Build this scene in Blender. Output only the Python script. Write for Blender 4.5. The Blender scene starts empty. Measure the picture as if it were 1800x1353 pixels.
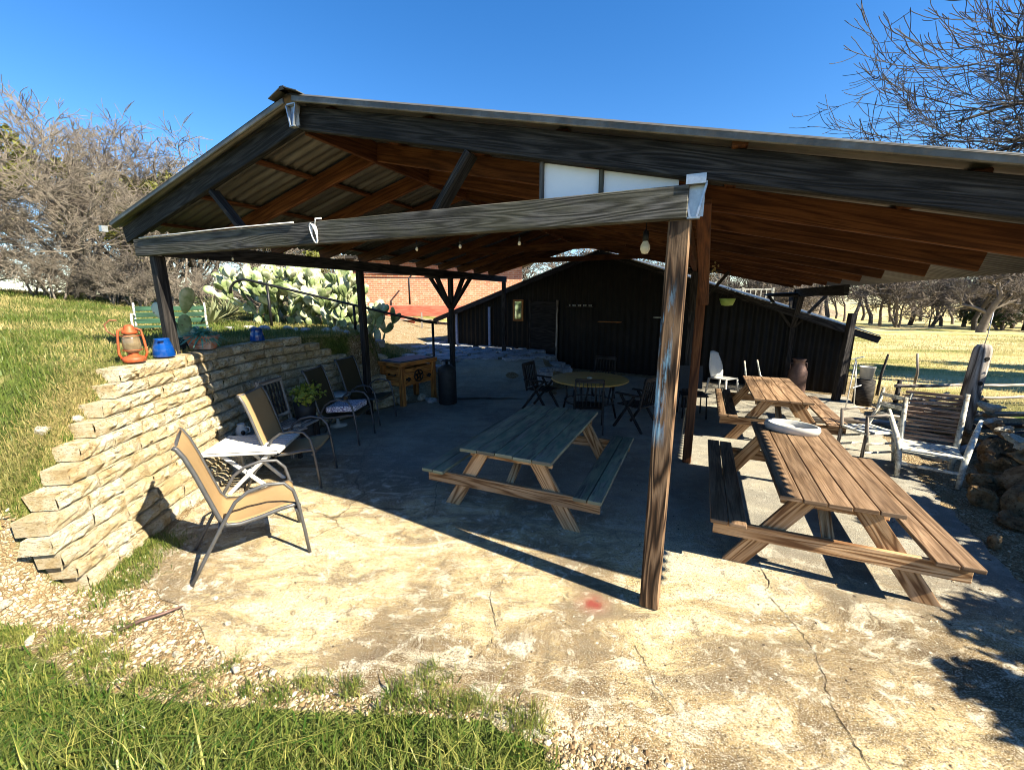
import bpy, math, random
import numpy as np
from mathutils import Vector, Matrix

SC = bpy.context.scene
COL = SC.collection
PI = math.pi
R_ = math.radians

# ------------------------------------------------------------------ camera
cam_d = bpy.data.cameras.new('camera')
cam = bpy.data.objects.new('camera', cam_d)
COL.objects.link(cam)
cam_d.sensor_width = 36.0
cam_d.sensor_fit = 'HORIZONTAL'
cam_d.lens = 36.0 * 736.0 / 1800.0
cam_d.clip_start = 0.05
cam_d.clip_end = 2000.0
cam.location = (0, 0, 2.3)
cam.rotation_euler = (PI / 2 - 0.207, 0, 0)
SC.camera = cam

# ------------------------------------------------------------------ light
SUN_EL, SUN_AZ = R_(39.5), R_(-31.3)          # azimuth measured from +X
SUN = Vector((math.cos(SUN_EL) * math.cos(SUN_AZ), math.cos(SUN_EL) * math.sin(SUN_AZ), math.sin(SUN_EL)))
world = bpy.data.worlds.new('World')
SC.world = world
world.use_nodes = True
wn, wl = world.node_tree.nodes, world.node_tree.links
bg = wn['Background']
sky = wn.new('ShaderNodeTexSky')
sky.sky_type = 'NISHITA'
sky.sun_disc = False
sky.sun_elevation = SUN_EL
sky.sun_rotation = math.atan2(SUN.x, SUN.y)
sky.altitude = 300
sky.air_density = 1.0
sky.dust_density = 0.2
sky.ozone_density = 3.0
hsv = wn.new('ShaderNodeHueSaturation')
hsv.inputs['Saturation'].default_value = 1.32
hsv.inputs['Hue'].default_value = 0.505
wl.new(sky.outputs[0], hsv.inputs['Color'])
wl.new(hsv.outputs[0], bg.inputs[0])
bg.inputs[1].default_value = 0.075
sd = bpy.data.lights.new('sun', 'SUN')
sd.energy = 5.0
sd.angle = R_(0.5)
sd.color = (1.0, 0.91, 0.72)
so = bpy.data.objects.new('sun', sd)
COL.objects.link(so)
so.rotation_euler = SUN.to_track_quat('Z', 'Y').to_euler()
so.location = (20, -12, 20)
SC.view_settings.view_transform = 'Standard'
SC.view_settings.look = 'None'
SC.view_settings.gamma = 1.0
SC.view_settings.exposure = 1.68
SC.cycles.filter_width = 1.0
SC.cycles.max_bounces = 6
SC.cycles.diffuse_bounces = 1
SC.cycles.transparent_max_bounces = 8

rng = random.Random(7)
nrg = np.random.default_rng(11)

# ------------------------------------------------------------------ frame of the pavilion
AL = 0.42
P0 = (1.053, 2.80)
CA, SA = math.cos(AL), math.sin(AL)
def W(r, n, z=0.0):
    """pavilion frame: r to the right along the gable, n into the depth"""
    return Vector((P0[0] + r * CA + n * SA, P0[1] - r * SA + n * CA, z))

# ------------------------------------------------------------------ object helpers
def link(o): COL.objects.link(o); return o
def tag(o, label=None, cat=None, group=None, kind=None):
    if label: o['label'] = label
    if cat: o['category'] = cat
    if group: o['group'] = group
    if kind: o['kind'] = kind
    return o
def thing(name, label, cat, loc=(0, 0, 0), rz=0.0, group=None, rot=None):
    o = link(bpy.data.objects.new(name, None))
    o.empty_display_size = 0.1
    o.location = loc
    o.rotation_euler = rot if rot else (0, 0, rz)
    return tag(o, label, cat, group)
def copy_tree(o, parent=None):
    c = o.copy(); COL.objects.link(c)
    if parent: c.parent = parent
    for ch in o.children: copy_tree(ch, c)
    return c

class MB:
    def __init__(s): s.v, s.f, s.uv, s.sm = [], [], [], []
    def face(s, idx, uvs=None, smooth=False):
        s.f.append(tuple(idx)); s.sm.append(smooth)
        s.uv.append(uvs if uvs else [(0, 0)] * len(idx))
    def bar(s, a, b, w, h, up=(0, 0, 1), off=True, taper=1.0):
        a, b = Vector(a), Vector(b); d = b - a; L = d.length; d.normalize()
        up = Vector(up); x = d.cross(up)
        if x.length < 1e-4: x = d.cross(Vector((1, 0, 0)))
        x.normalize(); y = x.cross(d).normalized()
        n0 = len(s.v)
        for p, k in ((a, 1.0), (b, taper)):
            for sx, sy in ((-1, -1), (1, -1), (1, 1), (-1, 1)):
                s.v.append(tuple(p + x * (sx * w / 2 * k) + y * (sy * h / 2 * k)))
        ou, ov = rng.random() * 20, rng.random() * 20
        i = n0
        dims = [w, h, w, h]; acc = 0
        for k in range(4):
            k2 = (k + 1) % 4
            v0, v1 = ov + acc, ov + acc + dims[k]; acc += dims[k] + .013
            s.face((i + k, i + k2, i + 4 + k2, i + 4 + k), [(ou, v0), (ou, v1), (ou + L, v1), (ou + L, v0)])
        s.face((i + 3, i + 2, i + 1, i), [(ou, ov), (ou + .01, ov), (ou + .01, ov + h), (ou, ov + h)])
        s.face((i + 4, i + 5, i + 6, i + 7), [(ou, ov), (ou + .01, ov), (ou + .01, ov + h), (ou, ov + h)])
    def box(s, c, size, rz=0.0):
        c = Vector(c); dx = Vector((math.cos(rz), math.sin(rz), 0)) * size[0] / 2
        s.bar(c - dx, c + dx, size[1], size[2])
    def tube(s, pts, r, n=8, caps=True, smooth=True):
        pts = [Vector(p) for p in pts]; m = len(pts)
        rs = r if isinstance(r, (list, tuple)) else [r] * m
        t0 = (pts[1] - pts[0]).normalized()
        x = t0.orthogonal().normalized(); base = len(s.v); L = 0
        ou, ov = rng.random() * 20, rng.random() * 20
        Ls = []
        for i, p in enumerate(pts):
            if i == 0: t = pts[1] - pts[0]
            elif i == m - 1: t = pts[-1] - pts[-2]
            else: t = (pts[i + 1] - pts[i]).normalized() + (pts[i] - pts[i - 1]).normalized()
            if t.length < 1e-6: t = t0
            t.normalize(); x = (x - t * x.dot(t))
            if x.length < 1e-5: x = t.orthogonal()
            x.normalize(); y = t.cross(x)
            if i: L += (pts[i] - pts[i - 1]).length
            Ls.append(L)
            for k in range(n):
                a = 2 * PI * k / n
                s.v.append(tuple(p + (x * math.cos(a) + y * math.sin(a)) * rs[i]))
        for i in range(m - 1):
            for k in range(n):
                k2 = (k + 1) % n
                va, vb = ov + k * .02, ov + (k + 1) * .02
                s.face((base + i * n + k, base + i * n + k2, base + (i + 1) * n + k2, base + (i + 1) * n + k),
                       [(ou + Ls[i], va), (ou + Ls[i], vb), (ou + Ls[i + 1], vb), (ou + Ls[i + 1], va)], smooth)
        if caps:
            s.face([base + k for k in range(n)][::-1]); s.face([base + (m - 1) * n + k for k in range(n)])
    def lathe(s, prof, c=(0, 0, 0), n=24, sx=1.0, sy=1.0, smooth=True, close=True):
        base = len(s.v); c = Vector(c); m = len(prof)
        for r, z in prof:
            for k in range(n):
                a = 2 * PI * k / n
                s.v.append((c.x + r * sx * math.cos(a), c.y + r * sy * math.sin(a), c.z + z))
        for i in range(m - 1):
            for k in range(n):
                k2 = (k + 1) % n
                s.face((base + i * n + k, base + i * n + k2, base + (i + 1) * n + k2, base + (i + 1) * n + k),
                       [(k / n * 3, prof[i][1]), ((k + 1) / n * 3, prof[i][1]), ((k + 1) / n * 3, prof[i + 1][1]), (k / n * 3, prof[i + 1][1])], smooth)
        if close:
            if prof[0][0] > 1e-4: s.face([base + k for k in range(n)][::-1])
            if prof[-1][0] > 1e-4: s.face([base + (m - 1) * n + k for k in range(n)])
    def prism(s, poly, z0, z1):
        b = len(s.v); n = len(poly)
        for z in (z0, z1):
            for p in poly: s.v.append((p[0], p[1], z))
        s.face([b + k for k in range(n)][::-1], [(p[0], p[1]) for p in poly][::-1])
        s.face([b + n + k for k in range(n)], [(p[0], p[1]) for p in poly])
        for k in range(n):
            k2 = (k + 1) % n
            s.face((b + k, b + k2, b + n + k2, b + n + k), [(0, 0), (.3, 0), (.3, .1), (0, .1)])
    def blob(s, c, r, seed=0, rough=.25, sz=1.0, n=10, m=7, smooth=False, jit=0.0):
        rr = random.Random(seed); base = len(s.v); c = Vector(c)
        fr = [(Vector((rr.gauss(0, 1), rr.gauss(0, 1), rr.gauss(0, 1))).normalized(), rr.uniform(.5, 1)) for _ in range(9)]
        for i in range(m + 1):
            th = PI * i / m
            for k in range(n):
                a = 2 * PI * k / n
                d = Vector((math.sin(th) * math.cos(a), math.sin(th) * math.sin(a), math.cos(th)))
                k_ = 1.0
                for q, w in fr:
                    t = d.dot(q)
                    if t > .45: k_ -= (t - .45) * w * rough * 1.6
                if 0 < i < m: k_ += rr.uniform(-jit, jit)
                s.v.append(tuple(c + Vector((d.x * r[0], d.y * r[1], d.z * r[2])) * k_))
        for i in range(m):
            for k in range(n):
                k2 = (k + 1) % n
                s.face((base + i * n + k, base + (i + 1) * n + k, base + (i + 1) * n + k2, base + i * n + k2), None, smooth)
    def build(s, name, mat, parent=None, bev=0.0, seg=1):
        me = bpy.data.meshes.new(name)
        me.from_pydata(s.v, [], s.f)
        uvl = me.uv_layers.new(name='UVMap')
        flat = [c for f in s.uv for p in f for c in p]
        uvl.data.foreach_set('uv', flat)
        me.polygons.foreach_set('use_smooth', s.sm)
        for m in (mat if isinstance(mat, (list, tuple)) else [mat]): me.materials.append(m)
        me.update()
        o = link(bpy.data.objects.new(name, me))
        if parent: o.parent = parent
        if bev:
            b = o.modifiers.new('bevel', 'BEVEL'); b.width = bev; b.segments = seg; b.limit_method = 'ANGLE'; b.angle_limit = R_(40)
        return o

def np_mesh(name, verts, quads=None, tris=None, mat=None, parent=None, attr=None, smooth=False):
    """fast mesh from numpy arrays"""
    me = bpy.data.meshes.new(name)
    nv = len(verts); q = 0 if quads is None else len(quads); t = 0 if tris is None else len(tris)
    me.vertices.add(nv); me.vertices.foreach_set('co', np.asarray(verts, np.float32).ravel())
    loops = []
    if q: loops.append(np.asarray(quads, np.int32).ravel())
    if t: loops.append(np.asarray(tris, np.int32).ravel())
    loops = np.concatenate(loops); me.loops.add(len(loops)); me.loops.foreach_set('vertex_index', loops)
    st = np.concatenate([np.arange(q) * 4, q * 4 + np.arange(t) * 3]).astype(np.int32)
    me.polygons.add(q + t); me.polygons.foreach_set('loop_start', st)
    me.polygons.foreach_set('use_smooth', np.full(q + t, smooth))
    if attr is not None:
        for k, a in attr.items():
            at = me.attributes.new(k, 'FLOAT', 'POINT'); at.data.foreach_set('value', np.asarray(a, np.float32))
    me.update(calc_edges=True); me.validate()
    if mat: me.materials.append(mat)
    o = link(bpy.data.objects.new(name, me))
    if parent: o.parent = parent
    return o

# ------------------------------------------------------------------ materials
class NT:
    def __init__(s, name, rough=.7, spec=.3):
        m = bpy.data.materials.new(name); m.use_nodes = True; s.m = m
        s.n, s.l = m.node_tree.nodes, m.node_tree.links
        s.b = s.n['Principled BSDF']; s.b.inputs['Roughness'].default_value = rough
        s.b.inputs['Specular IOR Level'].default_value = spec
    def new(s, t, **kw):
        n = s.n.new(t)
        for k, v in kw.items(): setattr(n, k, v)
        return n
    def set(s, sock, v):
        if hasattr(v, 'is_linked') or isinstance(v, bpy.types.NodeSocket): s.l.new(v, sock)
        else: sock.default_value = v
    def obj(s, scale=(1, 1, 1), src='Object', loc=(0, 0, 0)):
        tc = s.new('ShaderNodeTexCoord'); mp = s.new('ShaderNodeMapping')
        mp.inputs['Scale'].default_value = scale; mp.inputs['Location'].default_value = loc
        s.l.new(tc.outputs[src], mp.inputs[0]); return mp.outputs[0]
    def world(s, scale=(1, 1, 1)):
        g = s.new('ShaderNodeNewGeometry'); mp = s.new('ShaderNodeMapping')
        mp.inputs['Scale'].default_value = scale; s.l.new(g.outputs['Position'], mp.inputs[0]); return mp.outputs[0]
    def noise(s, vec, scale=5, detail=4, rough=.6, dist=0):
        n = s.new('ShaderNodeTexNoise'); n.inputs['Scale'].default_value = scale; n.inputs['Detail'].default_value = detail
        n.inputs['Roughness'].default_value = rough; n.inputs['Distortion'].default_value = dist
        s.l.new(vec, n.inputs['Vector']); return n.outputs[0]
    def noisec(s, vec, scale=5, detail=3):
        n = s.new('ShaderNodeTexNoise'); n.inputs['Scale'].default_value = scale; n.inputs['Detail'].default_value = detail
        s.l.new(vec, n.inputs['Vector']); return n.outputs[1]
    def voro(s, vec, scale=5, feature='F1', rand=1.0, out=0):
        n = s.new('ShaderNodeTexVoronoi'); n.feature = feature; n.inputs['Scale'].default_value = scale
        n.inputs['Randomness'].default_value = rand
        s.l.new(vec, n.inputs['Vector']); return n.outputs[out]
    def ramp(s, fac, stops, interp='LINEAR'):
        n = s.new('ShaderNodeValToRGB'); r = n.color_ramp; r.interpolation = interp
        while len(r.elements) < len(stops): r.elements.new(.5)
        for e, (p, c) in zip(r.elements, stops):
            e.position = p
            e.color = (c, c, c, 1) if isinstance(c, (int, float)) else (*c, 1)
        s.l.new(fac, n.inputs[0]); return n.outputs[0]
    def mix(s, fac, a, b, mode='MIX'):
        n = s.new('ShaderNodeMix', data_type='RGBA', blend_type=mode)
        s.set(n.inputs[0], fac)
        for sock, v in ((n.inputs[6], a), (n.inputs[7], b)):
            if isinstance(v, bpy.types.NodeSocket): s.l.new(v, sock)
            else: sock.default_value = (*v, 1)
        return n.outputs[2]
    def math(s, op, a, b=0.0, c=None):
        n = s.new('ShaderNodeMath', operation=op); s.set(n.inputs[0], a); s.set(n.inputs[1], b)
        if c is not None: s.set(n.inputs[2], c)
        return n.outputs[0]
    def vadd(s, a, b, k=1.0):
        n = s.new('ShaderNodeVectorMath', operation='MULTIPLY_ADD'); s.l.new(b, n.inputs[0])
        n.inputs[1].default_value = (k, k, k); s.l.new(a, n.inputs[2]); return n.outputs[0]
    def attr(s, name):
        n = s.new('ShaderNodeAttribute'); n.attribute_name = name; return n.outputs['Fac']
    def rand(s): return s.new('ShaderNodeObjectInfo').outputs['Random']
    def color(s, v): s.set(s.b.inputs['Base Color'], (*v, 1) if isinstance(v, tuple) else v); return s
    def bump(s, h, strength=.5, dist=.01):
        n = s.new('ShaderNodeBump'); n.inputs['Strength'].default_value = strength; n.inputs['Distance'].default_value = dist
        s.l.new(h, n.inputs['Height']); s.l.new(n.outputs[0], s.b.inputs['Normal']); return s

def wood(name, dark, mid, light, rings=34, grain=.75, rough=.75, paint_glare=None, paint_glare_amt=.6, bump=.5, weather=0.0, wcol=(.3, .3, .31), zmask=None):
    t = NT(name, rough, .25)
    uv = t.obj((1, 1, 1), 'UV')
    def sc(x, y):
        mp = t.new('ShaderNodeMapping'); mp.inputs['Scale'].default_value = (x, y, 1); t.l.new(uv, mp.inputs[0]); return mp.outputs[0]
    f = t.noise(sc(.55, 7.5), 1.0, 2.0, .4, .2)
    ring = t.math('SINE', t.math('MULTIPLY', f, rings * 2.2))
    ring = t.math('MULTIPLY_ADD', ring, .5, .5)
    fine = t.noise(sc(2.6, 105), 1.0, 5, .75)
    blot = t.noise(sc(1.6, 5), 1.0, 3, .6)
    col = t.ramp(ring, [(0, dark), (.32, mid), (1, light)])
    col2 = t.ramp(fine, [(.38, dark), (.5, mid), (.64, light)])
    c = t.mix(1 - grain, col, col2)
    c = t.mix(t.math('MULTIPLY', t.ramp(fine, [(.35, 1), (.5, 0)]), .6), c, dark)
    c = t.mix(t.ramp(blot, [(.35, .45), (.6, 0)]), c, dark)
    if weather:
        wv = t.noise(sc(1.1, 3), 1.7, 4, .65)
        c = t.mix(t.math('MULTIPLY', t.ramp(wv, [(.40, 0), (.58, 1)]), weather), c, t.mix(fine, tuple(x * .35 for x in wcol), wcol))
    if paint_glare:
        pm = t.noise(sc(2.2, 9), 1.0, 6, .72)
        pm = t.ramp(t.math('MULTIPLY_ADD', fine, .35, t.math('MULTIPLY', pm, .8)), [(paint_glare_amt - .06, 1), (paint_glare_amt + .05, 0)])
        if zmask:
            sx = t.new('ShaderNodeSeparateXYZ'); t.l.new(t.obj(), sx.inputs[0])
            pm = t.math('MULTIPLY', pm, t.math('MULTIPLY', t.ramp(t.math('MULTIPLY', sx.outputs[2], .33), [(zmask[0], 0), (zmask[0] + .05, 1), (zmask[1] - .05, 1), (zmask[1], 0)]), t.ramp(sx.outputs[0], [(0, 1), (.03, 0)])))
        pc = t.mix(t.ramp(t.noise(sc(1.1, 3), 2.3, 3), [(.38, 0), (.62, 1)]), paint_glare[0], paint_glare[1])
        c = t.mix(pm, c, pc)
    tone = t.ramp(t.noise(sc(.06, .5), 1.7, 1), [(.30, .62), (.70, 1.28)])
    r = t.rand()
    h = t.new('ShaderNodeHueSaturation'); t.l.new(c, h.inputs['Color']); t.l.new(t.math('MULTIPLY', t.math('MULTIPLY_ADD', r, .3, .85), tone), h.inputs['Value'])
    t.color(h.outputs[0])
    t.bump(t.math('ADD', t.math('MULTIPLY', ring, .6), fine), bump, .004)
    return t.m

def plain(name, col, rough=.5, metal=0.0, var=.25, scale=12, spec=.4, dirt=None, bump=0.0):
    t = NT(name, rough, spec); t.b.inputs['Metallic'].default_value = metal
    v = t.obj()
    n = t.noise(v, scale, 5, .65)
    c = t.mix(t.ramp(n, [(.3, 0), (.7, 1)]), tuple(x * (1 - var) for x in col), tuple(min(1, x * (1 + var)) for x in col))
    if dirt: c = t.mix(t.ramp(t.noise(v, scale * .4, 6, .7), [(.48, 0), (.62, 1)]), c, dirt)
    t.color(c)
    if bump: t.bump(n, bump, .01)
    return t.m

M = {}
M['beam'] = wood('weathered_beam_wood', (.010, .009, .008), (.070, .066, .060), (.19, .18, .165), 40, .66, .8, weather=.35, wcol=(.15, .145, .08), bump=.7)
M['rake'] = wood('dark_rafter_wood', (.004, .0038, .0035), (.014, .013, .012), (.060, .056, .052), 40, .5, .8, bump=.8)
M['post'] = wood('old_post_wood', (.012, .006, .003), (.10, .052, .025), (.28, .175, .10), 30, .92, .75, weather=.0, wcol=(.30, .33, .36), bump=.8, paint_glare=((.22, .40, .52), (.11, .24, .40)), paint_glare_amt=.54, zmask=(.42, .80))  # light-blue patches on the left side: sky glare put into the colour
M['rafter'] = wood('warm_rafter_wood', (.035, .010, .004), (.115, .040, .014), (.185, .074, .027), 22, .6, .7, bump=.3)
M['darkwood'] = wood('blackened_wood', (.006, .005, .005), (.03, .026, .024), (.07, .062, .056), 30, .7, .8)
M['tan'] = wood('tan_table_wood', (.09, .048, .022), (.30, .185, .105), (.44, .295, .185), 20, .55, .65, weather=.3, wcol=(.26, .17, .11), bump=.35)
M['leg'] = wood('raw_pine_leg_wood', (.13, .055, .02), (.45, .26, .12), (.60, .39, .22), 26, .85, .7, bump=.4)
M['green'] = wood('green_painted_wood', (.06, .05, .04), (.20, .17, .13), (.36, .32, .26), 20, .5, .6, paint_glare=((.29, .29, .185), (.13, .165, .115)), paint_glare_amt=.60, bump=.35)
M['cedar'] = wood('orange_cedar_wood', (.12, .035, .01), (.56, .21, .045), (.66, .29, .08), 24, .7, .5, bump=.25)
M['greywood'] = wood('grey_weathered_wood', (.06, .045, .035), (.30, .25, .21), (.62, .56, .49), 26, .75, .8, bump=.6)
M['twig'] = wood('split_slat_wood', (.04, .02, .012), (.26, .15, .105), (.54, .43, .34), 22, .6, .85, bump=.8)
M['bench'] = wood('old_green_bench_wood', (.01, .03, .02), (.03, .09, .05), (.06, .15, .08), 24, .4, .6)
M['galv'] = plain('galvanised_metal', (.45, .48, .51), .4, .7, .15, 40)
M['steel'] = plain('dull_grey_steel', (.34, .35, .36), .4, .6, .2, 20)
M['black'] = plain('black_painted_metal', (.012, .012, .013), .45, .2, .3, 20)
M['frame'] = plain('grey_chair_frame_metal', (.085, .085, .088), .4, .3, .25, 20)
M['white'] = plain('white_plastic', (.52, .52, .50), .4, 0, .10, 8, dirt=(.62, .60, .54))
M['panel'] = plain('white_panel_sheet', (.82, .83, .83), .3, 0, .05, 3, .5)
M['whitepaint'] = plain('chipped_white_paint', (.62, .62, .55), .7, 0, .3, 25, dirt=(.22, .19, .15), bump=.4)
M['rustorange'] = plain('rusty_orange_paint', (.45, .085, .025), .55, .1, .35, 18, dirt=(.20, .06, .02))
M['enamel'] = plain('blue_enamel', (.003, .05, .25), .15, 0, .12, 8, .6)
M['terracotta'] = plain('terracotta', (.52, .20, .11), .8, 0, .25, 14, dirt=(.55, .42, .35))
M['glass'] = plain('smoked_lantern_glass', (.16, .12, .07), .12, 0, .35, 14, .6, dirt=(.3, .24, .15))
M['lime'] = plain('lime_green_plastic', (.36, .50, .12), .4, 0, .12, 8)
M['tabletan'] = plain('tan_round_tabletop', (.52, .31, .075), .5, 0, .15, 6)
M['tire'] = plain('rough_dark_metal', (.02, .021, .022), .6, .2, .4, 14)
M['bulb'] = plain('frosted_bulb_glass', (.75, .68, .52), .15, 0, .05, 8, .6)
M['leather'] = plain('brown_leather', (.20, .07, .035), .5, 0, .4, 18)
M['can'] = plain('rusty_brown_can', (.14, .085, .07), .5, .3, .4, 9)
M['twigbark'] = plain('pale_twig_bark', (.185, .155, .12), .9, 0, .4, 3)
M['darkbark'] = plain('dark_tree_bark', (.05, .042, .036), .9, 0, .4, 3)
M['greybark'] = plain('grey_tree_bark', (.14, .115, .095), .9, 0, .4, 3)
M['redwood'] = wood('red_painted_wood', (.22, .05, .03), (.45, .13, .08), (.55, .2, .13), 20, .4, .7)
M['whitemetal'] = plain('white_painted_metal', (.75, .75, .74), .4, 0, .1, 10)
M['brass'] = plain('dried_straw', (.34, .24, .10), .8, 0, .4, 30)

def mat_leaf(name, a, b, rough=.5, trans=.25):
    t = NT(name, rough, .3)
    t.color(t.mix(t.attr('tint'), a, b))
    tr = t.new('ShaderNodeBsdfTranslucent'); t.l.new(t.b.inputs['Base Color'].links[0].from_socket, tr.inputs[0])
    mx = t.new('ShaderNodeMixShader'); mx.inputs[0].default_value = trans
    t.l.new(t.b.outputs[0], mx.inputs[1]); t.l.new(tr.outputs[0], mx.inputs[2])
    t.l.new(mx.outputs[0], t.n['Material Output'].inputs[0])
    return t.m
M['grass'] = mat_leaf('green_grass_blades', (.040, .095, .012), (.36, .34, .095), .35)
M['drygrass'] = mat_leaf('dry_grass_blades', (.09, .13, .02), (.46, .36, .15))
M['strawgrass'] = mat_leaf('straw_meadow_blades', (.17, .20, .04), (.66, .55, .27))
M['cedarleaf'] = mat_leaf('cedar_foliage', (.018, .035, .012), (.05, .08, .028))
M['mistletoe'] = mat_leaf('mistletoe_foliage', (.10, .12, .02), (.26, .25, .06))
M['potleaf'] = mat_leaf('blue_green_leaves', (.06, .26, .19), (.20, .48, .36))
M['yellowleaf'] = mat_leaf('yellow_green_leaves', (.14, .19, .02), (.36, .38, .06))
M['agave'] = mat_leaf('pale_agave_leaves', (.16, .19, .09), (.38, .38, .20), trans=.1)

def m_sling():
    t = NT('tan_mesh_sling', .8, .2)
    v = t.obj((1, 1, 1), 'UV')
    n = t.noise(v, 260, 2, .6); n2 = t.noise(v, 9, 4)
    t.color(t.mix(t.math('MULTIPLY_ADD', n, .7, t.math('MULTIPLY', n2, .3)), (.24, .15, .065), (.50, .335, .17)))
    tr = t.new('ShaderNodeBsdfTransparent'); mx = t.new('ShaderNodeMixShader'); mx.inputs[0].default_value = .14
    t.l.new(t.b.outputs[0], mx.inputs[1]); t.l.new(tr.outputs[0], mx.inputs[2]); t.l.new(mx.outputs[0], t.n['Material Output'].inputs[0])
    return t.m
M['sling'] = m_sling()

def m_cushion():
    t = NT('patterned_white_fabric', .9, .1)
    v = t.obj()
    w = t.voro(v, 26, 'DISTANCE_TO_EDGE'); s = t.noise(v, 40, 3)
    t.color(t.mix(t.ramp(w, [(.05, 1), (.11, 0)]), t.mix(s, (.60, .60, .66), (.74, .73, .78)), (.16, .12, .22)))
    return t.m
M['cushion'] = m_cushion()

def m_stone():
    t = NT('split_limestone_block', .9, .15)
    w = t.world()
    n = t.noise(w, 7, 8, .72); n2 = t.noise(w, 1.6, 3); n3 = t.noise(t.world((9, 9, 26)), 3.5, 6, .75, 1.2)
    c = t.ramp(n, [(.30, (.28, .17, .075)), (.42, (.60, .47, .27)), (.52, (.77, .68, .49)), (.66, (.84, .79, .66))])
    c = t.mix(t.ramp(n3, [(.40, .9), (.47, 0)]), c, (.16, .09, .03))
    c = t.mix(t.ramp(n2, [(.45, 0), (.7, .5)]), c, (.50, .36, .17))
    c = t.mix(t.ramp(t.attr('tint'), [(.3, 0), (1, .5)]), c, (.46, .33, .17))
    t.color(c); t.bump(t.math('ADD', n, n3), 1.0, .035)
    return t.m
M['stone'] = m_stone()

def m_rock(name, a, b, c_, sc=5):
    t = NT(name, .9, .2)
    w = t.world(); n = t.noise(w, sc, 7, .7); n2 = t.noise(w, sc * 3.4, 5, .7, 1)
    c = t.ramp(n, [(.3, a), (.5, b), (.7, c_)])
    t.color(t.mix(t.ramp(n2, [(.35, .8), (.47, 0)]), c, tuple(x * .35 for x in a))); t.bump(t.math('ADD', n, n2), 1.0, .04)
    return t.m
M['rock'] = m_rock('ochre_field_rock', (.09, .05, .022), (.26, .17, .085), (.44, .33, .20), 7)
M['palerock'] = m_rock('pale_limestone', (.40, .33, .22), (.62, .56, .44), (.75, .71, .62), 9)
M['flag'] = m_rock('grey_flagstone', (.20, .20, .21), (.34, .35, .37), (.48, .49, .52), 2.5)

def m_gravel():
    t = NT('loose_gravel_stones', .9, .15)
    tint = t.attr('tint'); w = t.world(); n = t.noise(w, 60, 4)
    c = t.ramp(tint, [(0, (.09, .055, .028)), (.35, (.26, .175, .09)), (.7, (.50, .40, .25)), (1, (.72, .67, .55))])
    t.color(t.mix(t.math('MULTIPLY', n, .35), c, (.25, .17, .09)))
    return t.m
M['gravel'] = m_gravel()
M['litter'] = plain('dark_leaf_litter', (.045, .03, .018), .9, 0, .6, 9)

def m_corr():
    t = NT('corrugated_galvanised_sheet', .45, .5); t.b.inputs['Metallic'].default_value = .35
    v = t.obj((1, 1, 1), 'UV'); n = t.noise(v, 1.6, 6, .7); n2 = t.noise(v, 14, 4, .7)
    c = t.ramp(n, [(.3, (.042, .038, .028)), (.5, (.105, .10, .085)), (.7, (.25, .245, .22))])
    t.color(t.mix(t.ramp(n2, [(.5, 0), (.7, .5)]), c, (.20, .13, .07)))
    return t.m
M['corr'] = m_corr()

def m_barn():
    t = NT('black_corrugated_siding', .6, .3); t.b.inputs['Metallic'].default_value = .2
    v = t.obj(); n = t.noise(v, 1.2, 6, .7)
    t.color(t.ramp(n, [(.3, (.003, .0028, .0025)), (.55, (.008, .0073, .0066)), (.75, (.02, .016, .012))]))
    return t.m
M['barn'] = m_barn()

def m_brick():
    t = NT('orange_brick', .9, .1)
    b = t.new('ShaderNodeTexBrick'); v = t.obj((1, 1, 1), 'UV'); t.l.new(v, b.inputs['Vector'])
    b.inputs['Color1'].default_value = (.52, .20, .11, 1); b.inputs['Color2'].default_value = (.38, .13, .075, 1)
    b.inputs['Mortar'].default_value = (.50, .36, .27, 1); b.inputs['Scale'].default_value = 1.0
    b.inputs['Brick Width'].default_value = .30; b.inputs['Row Height'].default_value = .11; b.inputs['Mortar Size'].default_value = .010
    n = t.noise(v, 3, 5, .7)
    t.color(t.mix(t.ramp(n, [(.52, 0), (.66, .6)]), b.outputs[0], (.62, .40, .30)))
    return t.m
M['brick'] = m_brick()

def m_cactus():
    t = NT('prickly_pear_skin', .5, .35)
    v = t.obj(); n = t.noise(v, 2.6, 4); d = t.voro(v, 11)
    c = t.ramp(n, [(.34, (.07, .11, .035)), (.47, (.24, .30, .12)), (.60, (.62, .62, .42))])
    t.color(t.mix(t.ramp(d, [(.08, .9), (.16, 0)]), c, (.10, .07, .03)))
    return t.m
M['cactus'] = m_cactus()

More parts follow.
